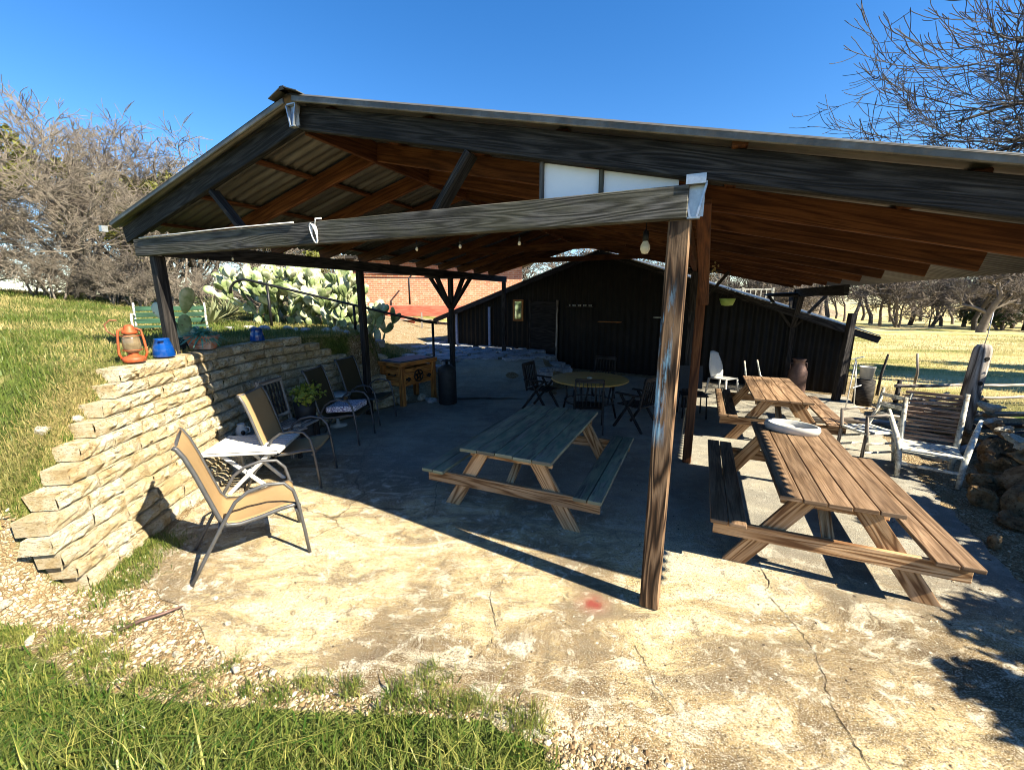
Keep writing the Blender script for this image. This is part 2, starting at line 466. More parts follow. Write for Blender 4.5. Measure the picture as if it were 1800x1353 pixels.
def m_ground():
    t = NT('yard_ground', .95, .1)
    w = t.world()
    gv, fd = t.attr('gravel'), t.attr('field')
    n1, n2, n3 = t.noise(w, .55, 5, .65), t.noise(w, 3.2, 6, .7), t.noise(w, 22, 5, .75)
    grass = t.ramp(t.math('MULTIPLY_ADD', n2, .5, t.math('MULTIPLY', n1, .5)), [(.38, (.035, .07, .012)), (.52, (.11, .14, .03)), (.62, (.36, .29, .13))])
    grass = t.mix(t.ramp(n3, [(.38, .7), (.52, 0)]), grass, (.035, .04, .012))
    ws = t.world((.10, .45, 1)); ns = t.noise(ws, 1.0, 6, .65)
    field = t.ramp(ns, [(.36, (.16, .20, .04)), (.44, (.50, .42, .16)), (.56, (.74, .60, .32)), (.72, (.70, .50, .27))])
    field = t.mix(t.ramp(n3, [(.42, .45), (.55, 0)]), field, (.22, .18, .06))
    vo = t.voro(t.vadd(w, t.noisec(w, 9), .06), 40, 'F1', 1, 1)
    ve = t.voro(t.vadd(w, t.noisec(w, 9), .06), 40, 'DISTANCE_TO_EDGE')
    peb = t.mix(t.ramp(vo, [(.2, 0), (.8, 1)]), (.24, .165, .085), (.60, .50, .34))
    peb = t.mix(t.ramp(ve, [(.02, 1), (.11, 0)]), peb, (.11, .075, .035))
    peb = t.mix(t.ramp(n2, [(.40, .75), (.58, 0)]), peb, (.26, .18, .09))
    gm = t.ramp(t.math('ADD', gv, t.math('MULTIPLY_ADD', n2, .9, -.45)), [(.42, 0), (.58, 1)])
    c = t.mix(fd, grass, field); c = t.mix(gm, c, peb)
    t.color(c)
    t.bump(t.math('ADD', n3, t.math('MULTIPLY', ve, 2.0)), .7, .03)
    return t.m
M['ground'] = m_ground()

def m_slab():
    t = NT('stained_concrete', .9, .15)
    w = t.world()
    wd = t.vadd(w, t.noisec(w, 1.3), .5)
    rot = t.new('ShaderNodeMapping'); rot.inputs['Rotation'].default_value = (0, 0, .55); rot.inputs['Scale'].default_value = (.55, 2.6, 1); t.l.new(wd, rot.inputs[0])
    st = t.noise(rot.outputs[0], 1.7, 8, .74, .5)               # sweeping trowel streaks
    big = t.noise(wd, .85, 6, .62); mid = t.noise(w, 6.5, 8, .76, .5); fine = t.noise(w, 46, 5, .8); fin2 = t.noise(w, 120, 3, .8)
    c = t.ramp(big, [(.37, (.115, .072, .030)), (.45, (.27, .185, .085)), (.53, (.52, .385, .185)), (.66, (.68, .54, .29))])
    c = t.mix(t.ramp(st, [(.40, .8), (.50, 0)]), c, (.165, .118, .066))
    c = t.mix(t.ramp(st, [(.53, 0), (.63, .85)]), c, (.68, .60, .43))
    c = t.mix(t.ramp(mid, [(.53, 0), (.63, .8)]), c, (.72, .67, .53))
    c = t.mix(t.ramp(mid, [(.36, .8), (.45, 0)]), c, (.12, .085, .045))
    v1 = t.voro(wd, 2.3)                                          # pale rings left by pots
    ringm = t.math('MULTIPLY', t.ramp(v1, [(.08, .5), (.15, 1), (.19, 1), (.235, 0)]), t.ramp(t.noise(w, .8, 2), [(.48, 0), (.56, .8)]))
    c = t.mix(t.math('MULTIPLY', ringm, t.ramp(mid, [(.40, .1), (.55, 1)])), c, (.70, .64, .50))
    v2 = t.voro(w, 17.0)                                         # small drips
    c = t.mix(t.math('MULTIPLY', t.ramp(v2, [(.13, 1), (.2, 0)]), t.ramp(t.noise(w, 2.1, 3), [(.5, 0), (.6, .8)])), c, (.74, .70, .60))
    c = t.mix(t.ramp(fine, [(.41, .9), (.475, 0)]), c, (.085, .058, .03))
    c = t.mix(t.ramp(fin2, [(.55, 0), (.61, .8)]), c, (.78, .74, .62))
    c = t.mix(t.ramp(fin2, [(.38, .9), (.445, 0)]), c, (.035, .025, .014))
    cw = t.vadd(t.vadd(w, t.noisec(w, 2.0), .35), t.noisec(w, 11.0), .06)
    ce = t.voro(cw, .36, 'DISTANCE_TO_EDGE')
    cm = t.math('MULTIPLY', t.ramp(ce, [(.0008, .85), (.0036, 0)]), t.ramp(t.noise(w, .6, 2), [(.45, 0), (.55, 1)]))
    c = t.mix(cm, c, (.05, .035, .02))
    sep = t.new('ShaderNodeVectorMath', operation='DISTANCE'); t.l.new(t.vadd(w, t.noisec(w, 14), .12), sep.inputs[0]); sep.inputs[1].default_value = (.68, 2.86, .06)
    c = t.mix(t.ramp(sep.outputs['Value'], [(.03, .9), (.075, .0)]), c, (.20, .02, .018))
    c = t.mix(t.ramp(sep.outputs['Value'], [(.06, .30), (.16, .0)]), c, (.42, .13, .09))
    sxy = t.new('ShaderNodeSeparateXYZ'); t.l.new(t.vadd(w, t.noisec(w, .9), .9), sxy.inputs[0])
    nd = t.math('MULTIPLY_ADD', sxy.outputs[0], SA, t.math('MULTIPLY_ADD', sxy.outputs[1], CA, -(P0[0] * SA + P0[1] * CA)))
    shade_mix = t.ramp(t.math('MULTIPLY', nd, .1), [(.10, 0), (.22, .72)])            # shaded floor under the roof, its greyer look put into the colour
    c = t.mix(shade_mix, c, t.mix(t.ramp(big, [(.35, 0), (.65, 1)]), (.25, .245, .22), (.36, .35, .315)))
    t.color(c); t.bump(t.math('ADD', mid, t.math('ADD', t.math('MULTIPLY', fine, .7), t.math('MULTIPLY', fin2, .25))), .9, .022)
    return t.m
M['slab'] = m_slab()

# ------------------------------------------------------------------ terrain
BX = [(-8, -3.0), (1.0, -3.1), (2.2, -3.25), (3.0, -3.42), (4.0, -3.58), (5.0, -3.68), (5.8, -3.74), (6.6, -3.74), (7.2, -3.58), (7.8, -3.30), (8.4, -2.95), (9.0, -2.5), (9.6, -2.3), (11, -2.4), (14, -2.6), (200, -2.6)]
LZ = [(-8, .3), (1.2, .06), (2.0, .14), (2.5, .34), (2.84, .66), (3.0, .80), (3.3, 1.04), (3.7, 1.31), (4.03, 1.53), (4.6, 1.58), (5.8, 1.60), (7, 1.57), (9, 1.5), (12, 1.42), (20, 1.3), (40, 1.6), (200, 2.0)]
WD = [(-8, 1.6), (1.5, 2.0), (2.3, 1.4), (2.7, .7), (2.88, .30), (8, .30), (8.8, .4), (9.6, .9), (11, 2.2), (14, 4.0), (200, 9)]
def ip(tab, y): a = np.array(tab); return np.interp(y, a[:, 0], a[:, 1])
def sstep(x, a, b):
    t = np.clip((x - a) / (b - a), 0, 1); return t * t * (3 - 2 * t)
def hz(x, y):
    x, y = np.asarray(x, float), np.asarray(y, float)
    bx, w = ip(BX, y), ip(WD, y)
    d = bx - x
    L = ip(LZ, y) + (.03 * np.clip(d, 0, 13) + .0042 * np.clip(d, 0, 13) ** 2) * (1 - .5 * sstep(y, 12, 30)) * (1 - .35 * sstep(y, 3, 1)) + .04 * np.clip(d - 13, 0, 60) * (1 - sstep(y, 15, 60))
    Rr = -.012 - .018 * np.clip(x - 6.5, 0, 60) - .012 * np.clip(y - 14, 0, 90) * sstep(x, 4, 14)
    Rr = Rr + .16 * sstep(y, 2.2, .2) * sstep(x, 1.6, -.6) + .25 * sstep(y, .6, -3)
    Rr = Rr + .50 * sstep(y, 10.2, 12.3) * sstep(x, 2.0, .8) * (1 - sstep(y, 40, 90)) + .5 * sstep(y, 16, 24) * sstep(x, 6, -2)
    t = sstep(d, .12, .12 + w)
    return Rr * (1 - t) + L * t
def hf(x, y): return float(hz(x, y))

s_cols = np.unique(np.concatenate([-np.geomspace(.6, 220, 70), np.linspace(-.6, .0, 40), np.geomspace(.08, 220, 110)]))
y_rows = np.unique(np.concatenate([np.linspace(-8, 0, 20), np.linspace(0, 14, 180), np.geomspace(14, 260, 90)]))
SS, YY = np.meshgrid(s_cols, y_rows)
XX = SS + ip(BX, YY)
ZZ = hz(XX, YY)
ZZ += .035 * np.sin(XX * 1.7 + YY * .6) * np.sin(YY * 1.3) * sstep(np.hypot(XX, YY - 5), 8, 14)
nr, nc = XX.shape
idx = np.arange(nr * nc).reshape(nr, nc)
quads = np.stack([idx[:-1, :-1], idx[:-1, 1:], idx[1:, 1:], idx[1:, :-1]], -1).reshape(-1, 4)
GE = ([-4.2, -3.2, -2.6, -1.7, -.8, -.1, .25, .5], [2.55, 2.45, 2.17, 2.05, 2.02, 1.97, 1.74, 1.05])
def gravel_mask(x, y):
    ge = np.interp(x, *GE)
    g = sstep(x, -4.8, -4.1) * sstep(y - ge, -.16, .02) * (1 - sstep(ip(BX, y) - x, .05, .25) * sstep(y, 2.75, 3.0)) * (1 - sstep(x, 9, 11)) * (1 - sstep(y, 12, 13))
    g = np.maximum(g, sstep(x, 0.0, .5) * (1 - sstep(x, 7, 10)) * (1 - sstep(y, 12, 13)))
    g = np.maximum(g, sstep(x, -3.6, -3) * sstep(y, 2.0, 2.6) * (1 - sstep(x, 7, 9)) * (1 - sstep(y, 16, 19)))
    g = np.maximum(g, sstep(y, 13, 15) * (1 - sstep(y, 21, 24)) * sstep(x, -9, -7) * (1 - sstep(x, 0, 2)))
    return g
fieldm = sstep(XX, 7.5, 10.5) * sstep(YY, 8.0, 11) + sstep(YY, 12, 17) * sstep(XX, -6, -3)
ground = np_mesh('ground', np.stack([XX, YY, ZZ], -1).reshape(-1, 3), quads, None, M['ground'], None,
                 {'gravel': gravel_mask(XX, YY).ravel(), 'field': np.clip(fieldm, 0, 1).ravel()}, True)
tag(ground, kind='structure')

# concrete slab with a broken edge
slab_poly = [(-3.2, 3.15), (-2.6, 2.80), (-2.0, 2.40), (-1.3, 2.10), (-.4, 1.98), (.05, 1.80), (.40, 1.1), (.7, .2), (2.3, .3), (3.2, 1.8), (4.1, 2.9), (4.65, 3.9), (5.35, 5.2), (6.6, 7.3), (7.9, 9.6),
             (6.2, 10.7), (3.6, 12.2), (1.6, 12.9), (1.05, 9.8), (.2, 9.6), (-.9, 9.9), (-1.7, 9.4), (-2.5, 8.8), (-3.1, 7.9), (-3.5, 7.1), (-3.62, 6.2), (-3.6, 5.0), (-3.48, 4.0)]
def ragged(poly, amp, step=.12, seed=3):
    r = random.Random(seed); out = []
    for i, a in enumerate(poly):
        b = poly[(i + 1) % len(poly)]; L = math.dist(a, b); n = max(1, int(L / step))
        for k in range(n):
            t = k / n; out.append((a[0] + (b[0] - a[0]) * t + r.uniform(-amp, amp), a[1] + (b[1] - a[1]) * t + r.uniform(-amp, amp)))
    return out
mb = MB(); mb.prism(ragged(slab_poly, .035), -.06, 0.0)
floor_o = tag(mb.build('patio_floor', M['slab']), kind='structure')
M['crack'] = plain('dirt_filled_crack', (.03, .02, .012), .95, 0, .4, 30)
def crack(pts, w0, w1, seed):
    r = random.Random(seed); P_ = []
    for a, b in zip(pts, pts[1:]):
        n = max(2, int(math.dist(a, b) / .03))
        for k in range(n): t = k / n; P_.append((a[0] + (b[0] - a[0]) * t + r.gauss(0, .006), a[1] + (b[1] - a[1]) * t + r.gauss(0, .006)))
    m = MB()
    for i, p in enumerate(P_):
        f = i / len(P_); w = (w0 + (w1 - w0) * f) * r.uniform(.4, 1.5) / 2
        m.v += [(p[0] - w, p[1] - w * .3, .004), (p[0] + w, p[1] + w * .3, .004)]
        if i: m.face((2 * i - 2, 2 * i - 1, 2 * i + 1, 2 * i))
    m.build('crack', M['crack'], floor_o)
crack([(2.19, 3.32), (2.14, 3.16), (2.13, 3.05), (2.02, 2.93), (2.02, 2.73), (2.02, 2.50), (2.0, 2.33), (1.92, 2.14), (1.86, 2.02), (1.82, 1.90), (1.80, 1.76), (1.78, 1.58)], .0065, .005, 1)
crack([(2.02, 2.50), (2.2, 2.35), (2.42, 2.28), (2.6, 2.1)], .004, .003, 2)
crack([(.83, 2.40), (.86, 2.2), (.87, 2.1), (.95, 1.9)], .0035, .003, 3)
crack([(-1.2, 3.4), (-1.05, 3.75), (-.85, 4.2), (-.95, 4.9), (-.7, 5.6)], .004, .004, 4)
crack([(-.4, 2.05), (-.1, 2.5), (-.18, 2.9), (.15, 3.4)], .003, .004, 5)
# sloping apron up to the flagstones
mb = MB(); ap = []
xs = np.linspace(-1.6, .95, 22); ys = np.linspace(9.35, 12.2, 26)
for j, y in enumerate(ys):
    for i, x in enumerate(xs):
        e = .04 * math.sin(i * 1.1) + .05 * math.sin(j * .9)
        mb.v.append((x + .05 * math.sin(y * 3), y + e, max(.006, hf(x, y) + .035 + .02 * math.sin(x * 2.1 + y))))
for j in range(len(ys) - 1):
    for i in range(len(xs) - 1):
        a = j * len(xs) + i; mb.face((a, a + 1, a + 1 + len(xs), a + len(xs)), None, True)
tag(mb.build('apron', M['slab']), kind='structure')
# flagstones
mb = MB(); rr = random.Random(5)
for iy in range(9):
    for ix in range(8):
        cx, cy = -3.2 + ix * .62 + rr.uniform(-.12, .12) + (iy % 2) * .3, 12.35 + iy * .62 + rr.uniform(-.1, .1)
        k = rr.randint(5, 7); a0 = rr.random() * 6
        poly = [(cx + .37 * rr.uniform(.75, 1.0) * math.cos(a0 + 2 * PI * q / k), cy + .34 * rr.uniform(.8, 1.0) * math.sin(a0 + 2 * PI * q / k)) for q in range(k)]
        z = hf(cx, cy); mb.prism(poly, z - .1, z + .05 + rr.uniform(0, .015))
for ix in range(6):
    cx = -3.3 + ix * .3; cy = 9.9 + ix * .42
    z = hf(cx, cy); mb.prism([(cx + .3 * math.cos(q), cy + .26 * math.sin(q)) for q in (0, 1.1, 2.2, 3.3, 4.2, 5.3)], z - .1, z + .07)
tag(mb.build('flagstone_path', M['flag'], bev=.01), kind='structure')

# ------------------------------------------------------------------ grass
def blades(name, x, y, h, w, mat, lean=.5, label=None, tintf=None, curl=.6):
    n = len(x); z = hz(x, y)
    a = nrg.uniform(0, 2 * PI, n); ld = nrg.uniform(0, 2 * PI, n); ln = np.abs(nrg.normal(0, lean, n))
    dx, dy = np.cos(a) * w / 2, np.sin(a) * w / 2
    lx, ly = np.cos(ld) * ln * h, np.sin(ld) * ln * h
    v = np.empty((n, 5, 3))
    v[:, 0] = np.stack([x - dx, y - dy, z - .02], -1); v[:, 1] = np.stack([x + dx, y + dy, z - .02], -1)
    k = .55
    v[:, 2] = np.stack([x + dx * .8 + lx * .35, y + dy * .8 + ly * .35, z + h * k], -1); v[:, 3] = np.stack([x - dx * .8 + lx * .35, y - dy * .8 + ly * .35, z + h * k], -1)
    v[:, 4] = np.stack([x + lx, y + ly, z + h * (1 - np.minimum(.55, ln * curl))], -1)
    b = np.arange(n) * 5
    q = np.stack([b, b + 1, b + 2, b + 3], -1); t = np.stack([b + 3, b + 2, b + 4], -1)
    tint = nrg.random(n) if tintf is None else np.clip(tintf + nrg.normal(0, .22, n), 0, 1)
    o = np_mesh(name, v.reshape(-1, 3), q, t, M[mat], None, {'tint': np.repeat(tint, 5)})
    return tag(o, label, 'grass', None, 'stuff')
def vn(x, y, s, seed=0):   # cheap smooth value field
    return .5 + .25 * (np.sin(x * s + 1.3 * seed + 1.7 * np.sin(y * s * .8 + seed)) + np.sin(y * s * 1.2 + 2.1 * seed + 1.5 * np.sin(x * s * .7)))
# foreground lawn at the photographer's feet
n = 50000
x = nrg.uniform(-4.2, .55, n); y = nrg.uniform(.5, 2.35, n)
edge = np.interp(x, [-4.2, -3.2, -2.6, -1.7, -.8, -.1, .25, .5], [2.55, 2.45, 2.17, 2.05, 2.02, 1.97, 1.74, 1.05]) + .09 * np.sin(x * 7) + .07 * np.sin(x * 17 + 1) + .05 * np.sin(x * 41)
keep = (y < edge - .16 * nrg.random(n) ** 2 * 1.0) & (nrg.random(n) < .10 + .90 * np.clip((edge - y) / .30, 0, 1) ** 1.3)
x, y = x[keep], y[keep]
cl = vn(x, y, 6.0, 2)
blades('lawn_grass', x, y, (.05 + .27 * nrg.random(len(x)) ** 1.7 * (.3 + 1.3 * cl)) * np.clip(.45 + (np.interp(x, [-4.2, .5], [2.3, 1.4]) - y + .2) * 1.2, .45, 1.15), .0045 + .0075 * nrg.random(len(x)) ** 2, 'grass', 1.05, 'long green grass in front of the pale gravel', .16 + .5 * vn(x, y, 3.1, 5) * vn(x, y, 9, 2) + .6 * (nrg.random(len(x)) < .10), .5)
n = 3600
c = nrg.integers(0, 70, n); fx = nrg.uniform(-3.6, .5, 70); fy = np.interp(fx, *GE) + np.abs(nrg.normal(0, .10, 70)) - .03
x = fx[c] + nrg.normal(0, .035, n); y = fy[c] + nrg.normal(0, .03, n)
blades('fringe_grass', x, y, .03 + .09 * nrg.random(n), .004 + .003 * nrg.random(n), 'grass', .9, 'loose grass tufts straggling from the lawn into the gravel', .2 + .5 * nrg.random(70)[c])
# sloping lawn above the wall
n = 120000
d = nrg.random(n) ** 1.7 * 13; y = .8 + nrg.random(n) ** 1.35 * 13
x = ip(BX, y) - .43 - d
cl = vn(x, y, 1.5, 1) * .6 + vn(x, y, 4.0, 3) * .4
keep = nrg.random(n) < np.clip(1.25 - cl * .75, .15, 1)
x, y, cl = x[keep], y[keep], cl[keep]
dist = np.hypot(x, y)
blades('hillside_grass', x, y, (.03 + .06 * nrg.random(len(x))) * (1.25 - .5 * cl) * (1 + .03 * dist), (.004 + .004 * nrg.random(len(x))) * (.6 + .12 * dist), 'drygrass', .8, 'short green and straw grass on the slope above the stone wall', np.clip(cl * 1.5 - .50, 0, 1))
n = 9000
y = nrg.uniform(2.9, 4.3, n); x = ip(BX, y) - .34 - np.abs(nrg.normal(0, .25, n))
blades('wall_edge_grass', x, y, .03 + .07 * nrg.random(n), .004 + .003 * nrg.random(n), 'drygrass', .9, 'tufty grass spilling over the stepped end of the stone wall', .25 + .5 * vn(x, y, 5, 3))
# tufts along the wall foot
n = 2400
c = nrg.integers(0, 60, n) // 3 * 3; ccx, ccy = np.abs(nrg.normal(0, .17, 60)) + .02, np.concatenate([nrg.uniform(3.15, 3.75, 42), nrg.uniform(2.6, 3.1, 18)])
y = ccy[c] + nrg.normal(0, .07, n); x = ip(BX, y) + ccx[c] + nrg.normal(0, .06, n)
blades('wall_foot_grass', x, y, .03 + .075 * nrg.random(n), .004 + .003 * nrg.random(n), 'grass', .9, 'strip of grass tufts along the foot of the stone wall', np.full(n, .3))
# meadow on the far right
n = 60000
y = 8.5 + nrg.random(n) ** 1.6 * 26; x = 7.8 + (y - 8.5) * .35 + nrg.random(n) * (2 + y * 1.0)
cl = vn(x, y, .5, 4); dist = np.hypot(x, y)
blades('meadow_grass', x, y, (.03 + .05 * nrg.random(n)) * (1 + .02 * dist), .004 * (.6 + .1 * dist), 'strawgrass', .8, 'pale dry meadow grass beyond the patio and the barn', np.clip(.25 + cl * .9, 0, 1))

# ------------------------------------------------------------------ gravel and stones
def stones(name, x, y, r, mat, tint, zoff=0.0, flat=.6):
    n = len(x)
    base = np.array([(0, 0, 1), (.9, 0, .3), (.3, .85, .3), (-.75, .5, .3), (-.7, -.55, .3), (.3, -.9, .3), (.7, .5, -.4), (-.3, .8, -.4), (-.85, 0, -.4), (-.25, -.85, -.4), (.7, -.5, -.4)])
    tr = [(0, i, i % 5 + 1) for i in range(1, 6)]
    for i in range(5):
        a, b = 1 + i, 1 + (i + 1) % 5; c_, d_ = 6 + i, 6 + (i - 1) % 5
        tr += [(a, c_, b), (a, d_, c_)]
    tr = np.array(tr)
    v = base[None] * (1 + nrg.normal(0, .17, (n, 11, 1)))
    an = nrg.uniform(0, 2 * PI, n); ca, sa = np.cos(an)[:, None], np.sin(an)[:, None]
    ex = nrg.uniform(.6, 1.15, n)[:, None]
    vx, vy, vz = v[..., 0], v[..., 1] * ex, v[..., 2] * flat
    vv = np.stack([(vx * ca - vy * sa) * r[:, None] + x[:, None], (vx * sa + vy * ca) * r[:, None] + y[:, None], vz * r[:, None] + (np.maximum(hz(x, y), zoff) + r * flat * .2)[:, None]], -1)
    tt = (tr[None] + (np.arange(n) * 11)[:, None, None]).reshape(-1, 3)
    return np_mesh(name, vv.reshape(-1, 3), None, tt, M[mat], None, {'tint': np.repeat(tint, 11)})
n = 46000
x = nrg.uniform(-4.9, .9, n); y = nrg.uniform(1.6, 3.5, n)
e2 = np.interp(x, [-4.3, -3.3, -2.4, -1.8, -1.2, 0, .9], [3.2, 3.2, 2.8, 2.5, 2.3, 2.12, 1.9])
pr = np.clip(1.1 - np.abs(y - e2 + .22) / .62, .05, 1) * np.clip((x + 4.9) * 1.5, .0, 1)
gedge = np.interp(x, [-4.2, -3.2, -2.6, -1.7, -.8, -.1, .25, .5], [2.55, 2.45, 2.17, 2.05, 2.02, 1.97, 1.74, 1.05])
k = (nrg.random(n) < pr) & ((x > ip(BX, y) - .05) | (y < 2.95)) & (y > gedge - .10 * nrg.random(n))
x, y = x[k], y[k]
tag(stones('gravel', x, y, .003 + .017 * nrg.random(len(x)) ** 3.2, 'gravel', np.clip(nrg.beta(1.6, 1.3, len(x)), 0, 1), -.03), 'pale limestone gravel scattered between the lawn and the concrete', 'gravel', None, 'stuff')
n = 2600
x = nrg.uniform(.2, 4.6, n); y = nrg.uniform(.9, 3.6, n)
k = nrg.random(n) < np.clip((x - y * .9 - .1) / 2.2, .04, 1)
x, y = x[k], y[k]
tag(stones('grit', x, y, .003 + .010 * nrg.random(len(x)) ** 2, 'gravel', nrg.random(len(x)), 0.0), 'fine grit and chips strewn over the sunlit concrete', 'grit', None, 'stuff')
n = 2600
x = nrg.uniform(-3.0, 5.5, n); y = nrg.uniform(1.9, 9.0, n)
k = (nrg.random(n) < np.where(y < 4, .55, .35) * (.25 + vn(x, y, 2.2, 7)))
x, y = x[k], y[k]
tag(stones('leaf_litter', x, y, .003 + .009 * nrg.random(len(x)) ** 2.5, 'litter', nrg.random(len(x)), 0.0, .22), 'dark crumbs of leaf litter scattered over the concrete', 'leaf litter', None, 'stuff')
STONES = [(-3.72, 2.5, .09), (-3.95, 2.75, .07), (-2.2, 2.33, .05), (-1.95, 2.28, .045), (-1.75, 2.22, .055), (-1.62, 2.3, .04), (-1.5, 2.2, .05), (-2.45, 2.75, .05), (-2.62, 2.95, .06), (-2.32, 2.86, .045), (-2.05, 2.6, .04), (-1.35, 2.55, .035), (-1.1, 2.45, .03), (-2.9, 2.35, .05), (-3.3, 2.45, .06), (-2.55, 2.45, .04)]
for i, (x, y, r) in enumerate(STONES):
    mb = MB(); mb.blob((0, 0, 0), (r, r * .75, r * .5), i, .5, n=8, m=5)
    o = mb.build('loose_stone', M['palerock']); o.location = (x, y, max(hf(x, y), -.03) + r * .3); o.rotation_euler = (.1, .1, i * 1.3)
    tag(o, 'white limestone lump lying loose among the pale gravel', 'stone', 'loose white stones in the gravel')
mb = MB(); mb.blob((0, 0, 0), (.10, .08, .09), 77, .7, n=8, m=6)
o = mb.build('loose_stone', M['rock']); o.location = (4.55, 3.55, .05); tag(o, 'single ochre stone standing alone on the shaded ground beside the tan table', 'stone')
mb = MB(); mb.tube([(-.17, 0, 0), (-.05, .012, .012), (.08, -.01, .02), (.19, .012, .01)], [.010, .014, .011, .006], 7)
o = mb.build('stick', M['can']); o.location = (-2.62, 2.62, .015); o.rotation_euler = (0, 0, .65)
tag(o, 'brown stick lying on gravel in front of the nearest chair', 'stick')

# ------------------------------------------------------------------ stone retaining wall
CH, NC = .135, 12
YS = [2.98, 2.92, 2.86, 2.82, 2.86, 3.0, 3.17, 3.34, 3.55, 3.71, 3.90, 4.03]
YE = [9.3, 9.2, 9.1, 9.0, 8.85, 8.7, 8.55, 8.4, 8.2, 7.95, 7.75, 7.45]
def wall_pt(y, k, back=0.0): return float(ip(BX, y)) - .024 * k - back
wv, wq, wt = [], [], []
rr = random.Random(21)
def chip(p, amt): return (p[0] + rr.uniform(-amt, amt), p[1] + rr.uniform(-amt, amt), p[2] + rr.uniform(-amt, amt) * .5)
wall = thing('retaining_wall', 'pale split limestone block wall stepping down the slope toward the gravel', 'wall', (0, 0, 0))
for k in range(NC):
    y = YS[k]; first = True
    while y < YE[k] - .1:
        L = rr.uniform(.28, .48); y2 = min(y + L, YE[k]); g = .014
        z0, z1 = k * CH - .03 * (k == 0), (k + 1) * CH - .011
        dep = .20
        a, b = Vector((wall_pt(y, k), y, 0)), Vector((wall_pt(y2, k), y2, 0))
        t = (b - a).normalized(); nrm = Vector((t.y, -t.x, 0))     # outward (to +x)
        b = b - t * g; base = len(wv); ns, nz = 7, 4
        tv = rr.random(); push = rr.uniform(-.016, .018)
        for j in range(nz + 1):
            for i in range(ns + 1):
                p = a.lerp(b, i / ns); f = j / nz; bul = .022 * math.sin(PI * f) ** .6 * (1 if 0 < i < ns else .2)
                e = (0 < i < ns) * (0 < j < nz)
                q = p + nrm * (push + bul + (rr.choice((-.014, -.004, .0, .008, .022)) + rr.uniform(-.008, .008) if e else rr.uniform(-.014, .003)))
                zz = z0 + (z1 - z0) * f + (rr.uniform(-.005, .001) if j in (0, nz) else rr.uniform(-.01, .01))
                wv.append((q.x, q.y, zz)); wt.append(tv)
        for j in range(nz):
            for i in range(ns):
                p = base + j * (ns + 1) + i; wq.append((p, p + 1, p + ns + 2, p + ns + 1))
        # back corners
        bb = len(wv)
        for p in (a, b):
            for z in (z0, z1):
                q = p - nrm * (dep + rr.uniform(-.03, .03)); wv.append((q.x, q.y, z)); wt.append(tv)
        fl, fr_ = base, base + ns; tl, trr = base + nz * (ns + 1), base + nz * (ns + 1) + ns
        wq.append((tl, trr, bb + 3, bb + 1)); wq.append((bb, bb + 1, bb + 3, bb + 2))
        wq.append((fl, tl, bb + 1, bb)); wq.append((trr, fr_, bb + 2, bb + 3))
        y = y2
o = np_mesh('stone_courses', wv, wq, None, M['stone'], wall, {'tint': wt})
for i, (x, y, r, z) in enumerate(((-4.02, 3.42, .11, .0), (-3.90, 3.60, .09, .0), (-3.95, 2.62, .08, .03), (-4.15, 2.75, .06, .03), (-3.72, 2.62, .07, .03), (-4.35, 2.9, .09, .04), (-3.55, 2.72, .05, .03), (-3.85, 2.42, .05, .02))):
    mb = MB(); mb.blob((0, 0, 0), (r * 1.3, r * .9, r * .7), i + 140, .8, n=12, m=8, jit=.06)
    o = mb.build('fallen_stone', M['palerock']); o.location = (x, y, hf(x, y) + z * .6); o.rotation_euler = (.1, .15, i * 1.9)
    tag(o, 'white block lying in the grass at the stepped end of the wall', 'stone', 'fallen stones at the wall end')
# low pale slab ledge against the wall
mb = MB(); mb.bar((-3.72, 5.15, .40), (-3.62, 5.78, .40), .42, .11); mb.bar((-3.68, 5.2, .17), (-3.60, 5.7, .17), .30, .34)
o = mb.build('stone_ledge', M['palerock'], None, .012, 2); tag(o, 'white stone ledge jutting from wall foot behind the slatted table', 'ledge')

# ------------------------------------------------------------------ pavilion
ZH, RIDGE_R, ZR = 2.77, -3.2, 3.93            # header underside, ridge position, rafter top at the ridge
SR, SL = .226, .262
DEPTH = 9.75
def zt(r):   # rafter top height
    return ZR - (SR * (r - RIDGE_R) if r > RIDGE_R else SL * (RIDGE_R - r))
pav = thing('pavilion', 'open timber pavilion with low gabled corrugated metal roof on wooden posts', 'pavilion', (P0[0], P0[1], 0), -AL)
def loc(r, n, z): return Vector((r, n, z))    # local frame of the pavilion empty
LP = -5.73                                    # left post line
def pbar(name, a, b, w, h, mat, up=(0, 0, 1), bev=.006, label=None):
    m = MB(); m.bar(a, b, w, h, up); o = m.build(name, M[mat], pav, bev)
    if label: o['label'] = label
    return o
posts = [(0, 0, 0), (0.16, 3.16, 0), (0, 6.4, 0), (0, 9.6, 0), (LP, 0, 1.45), (LP, 3.25, 0), (LP, 6.4, 0), (LP, 9.6, .4), (2.3, 9.6, -.05)]
for i, (r, n_, z0) in enumerate(posts):
    top = ZH if r < 1 else zt(r) - .19
    if r < -5 and n_ == 0: top = ZH
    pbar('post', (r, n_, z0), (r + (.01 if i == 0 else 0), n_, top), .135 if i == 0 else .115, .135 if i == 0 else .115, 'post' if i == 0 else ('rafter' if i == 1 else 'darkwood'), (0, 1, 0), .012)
# header (tie) beams
for j, n_ in enumerate((0,)):
    pbar('header_beam', (LP - .25, n_ - (.05 if j == 0 else 0), ZH + .095), (.05, n_ - (.05 if j == 0 else 0), ZH + .095), .085, .19, 'beam' if j == 0 else 'darkwood')
# plate beams along the depth
for r in (0.0, LP):
    pbar('plate_beam', (r, .06, ZH + .088), (r, DEPTH, ZH + .088), .075, .176, 'rafter' if r == 0 else 'darkwood')
pbar('plate_beam', (2.3, 5.6, zt(2.3) - .28), (2.3, DEPTH, zt(2.3) - .28), .075, .176, 'darkwood')
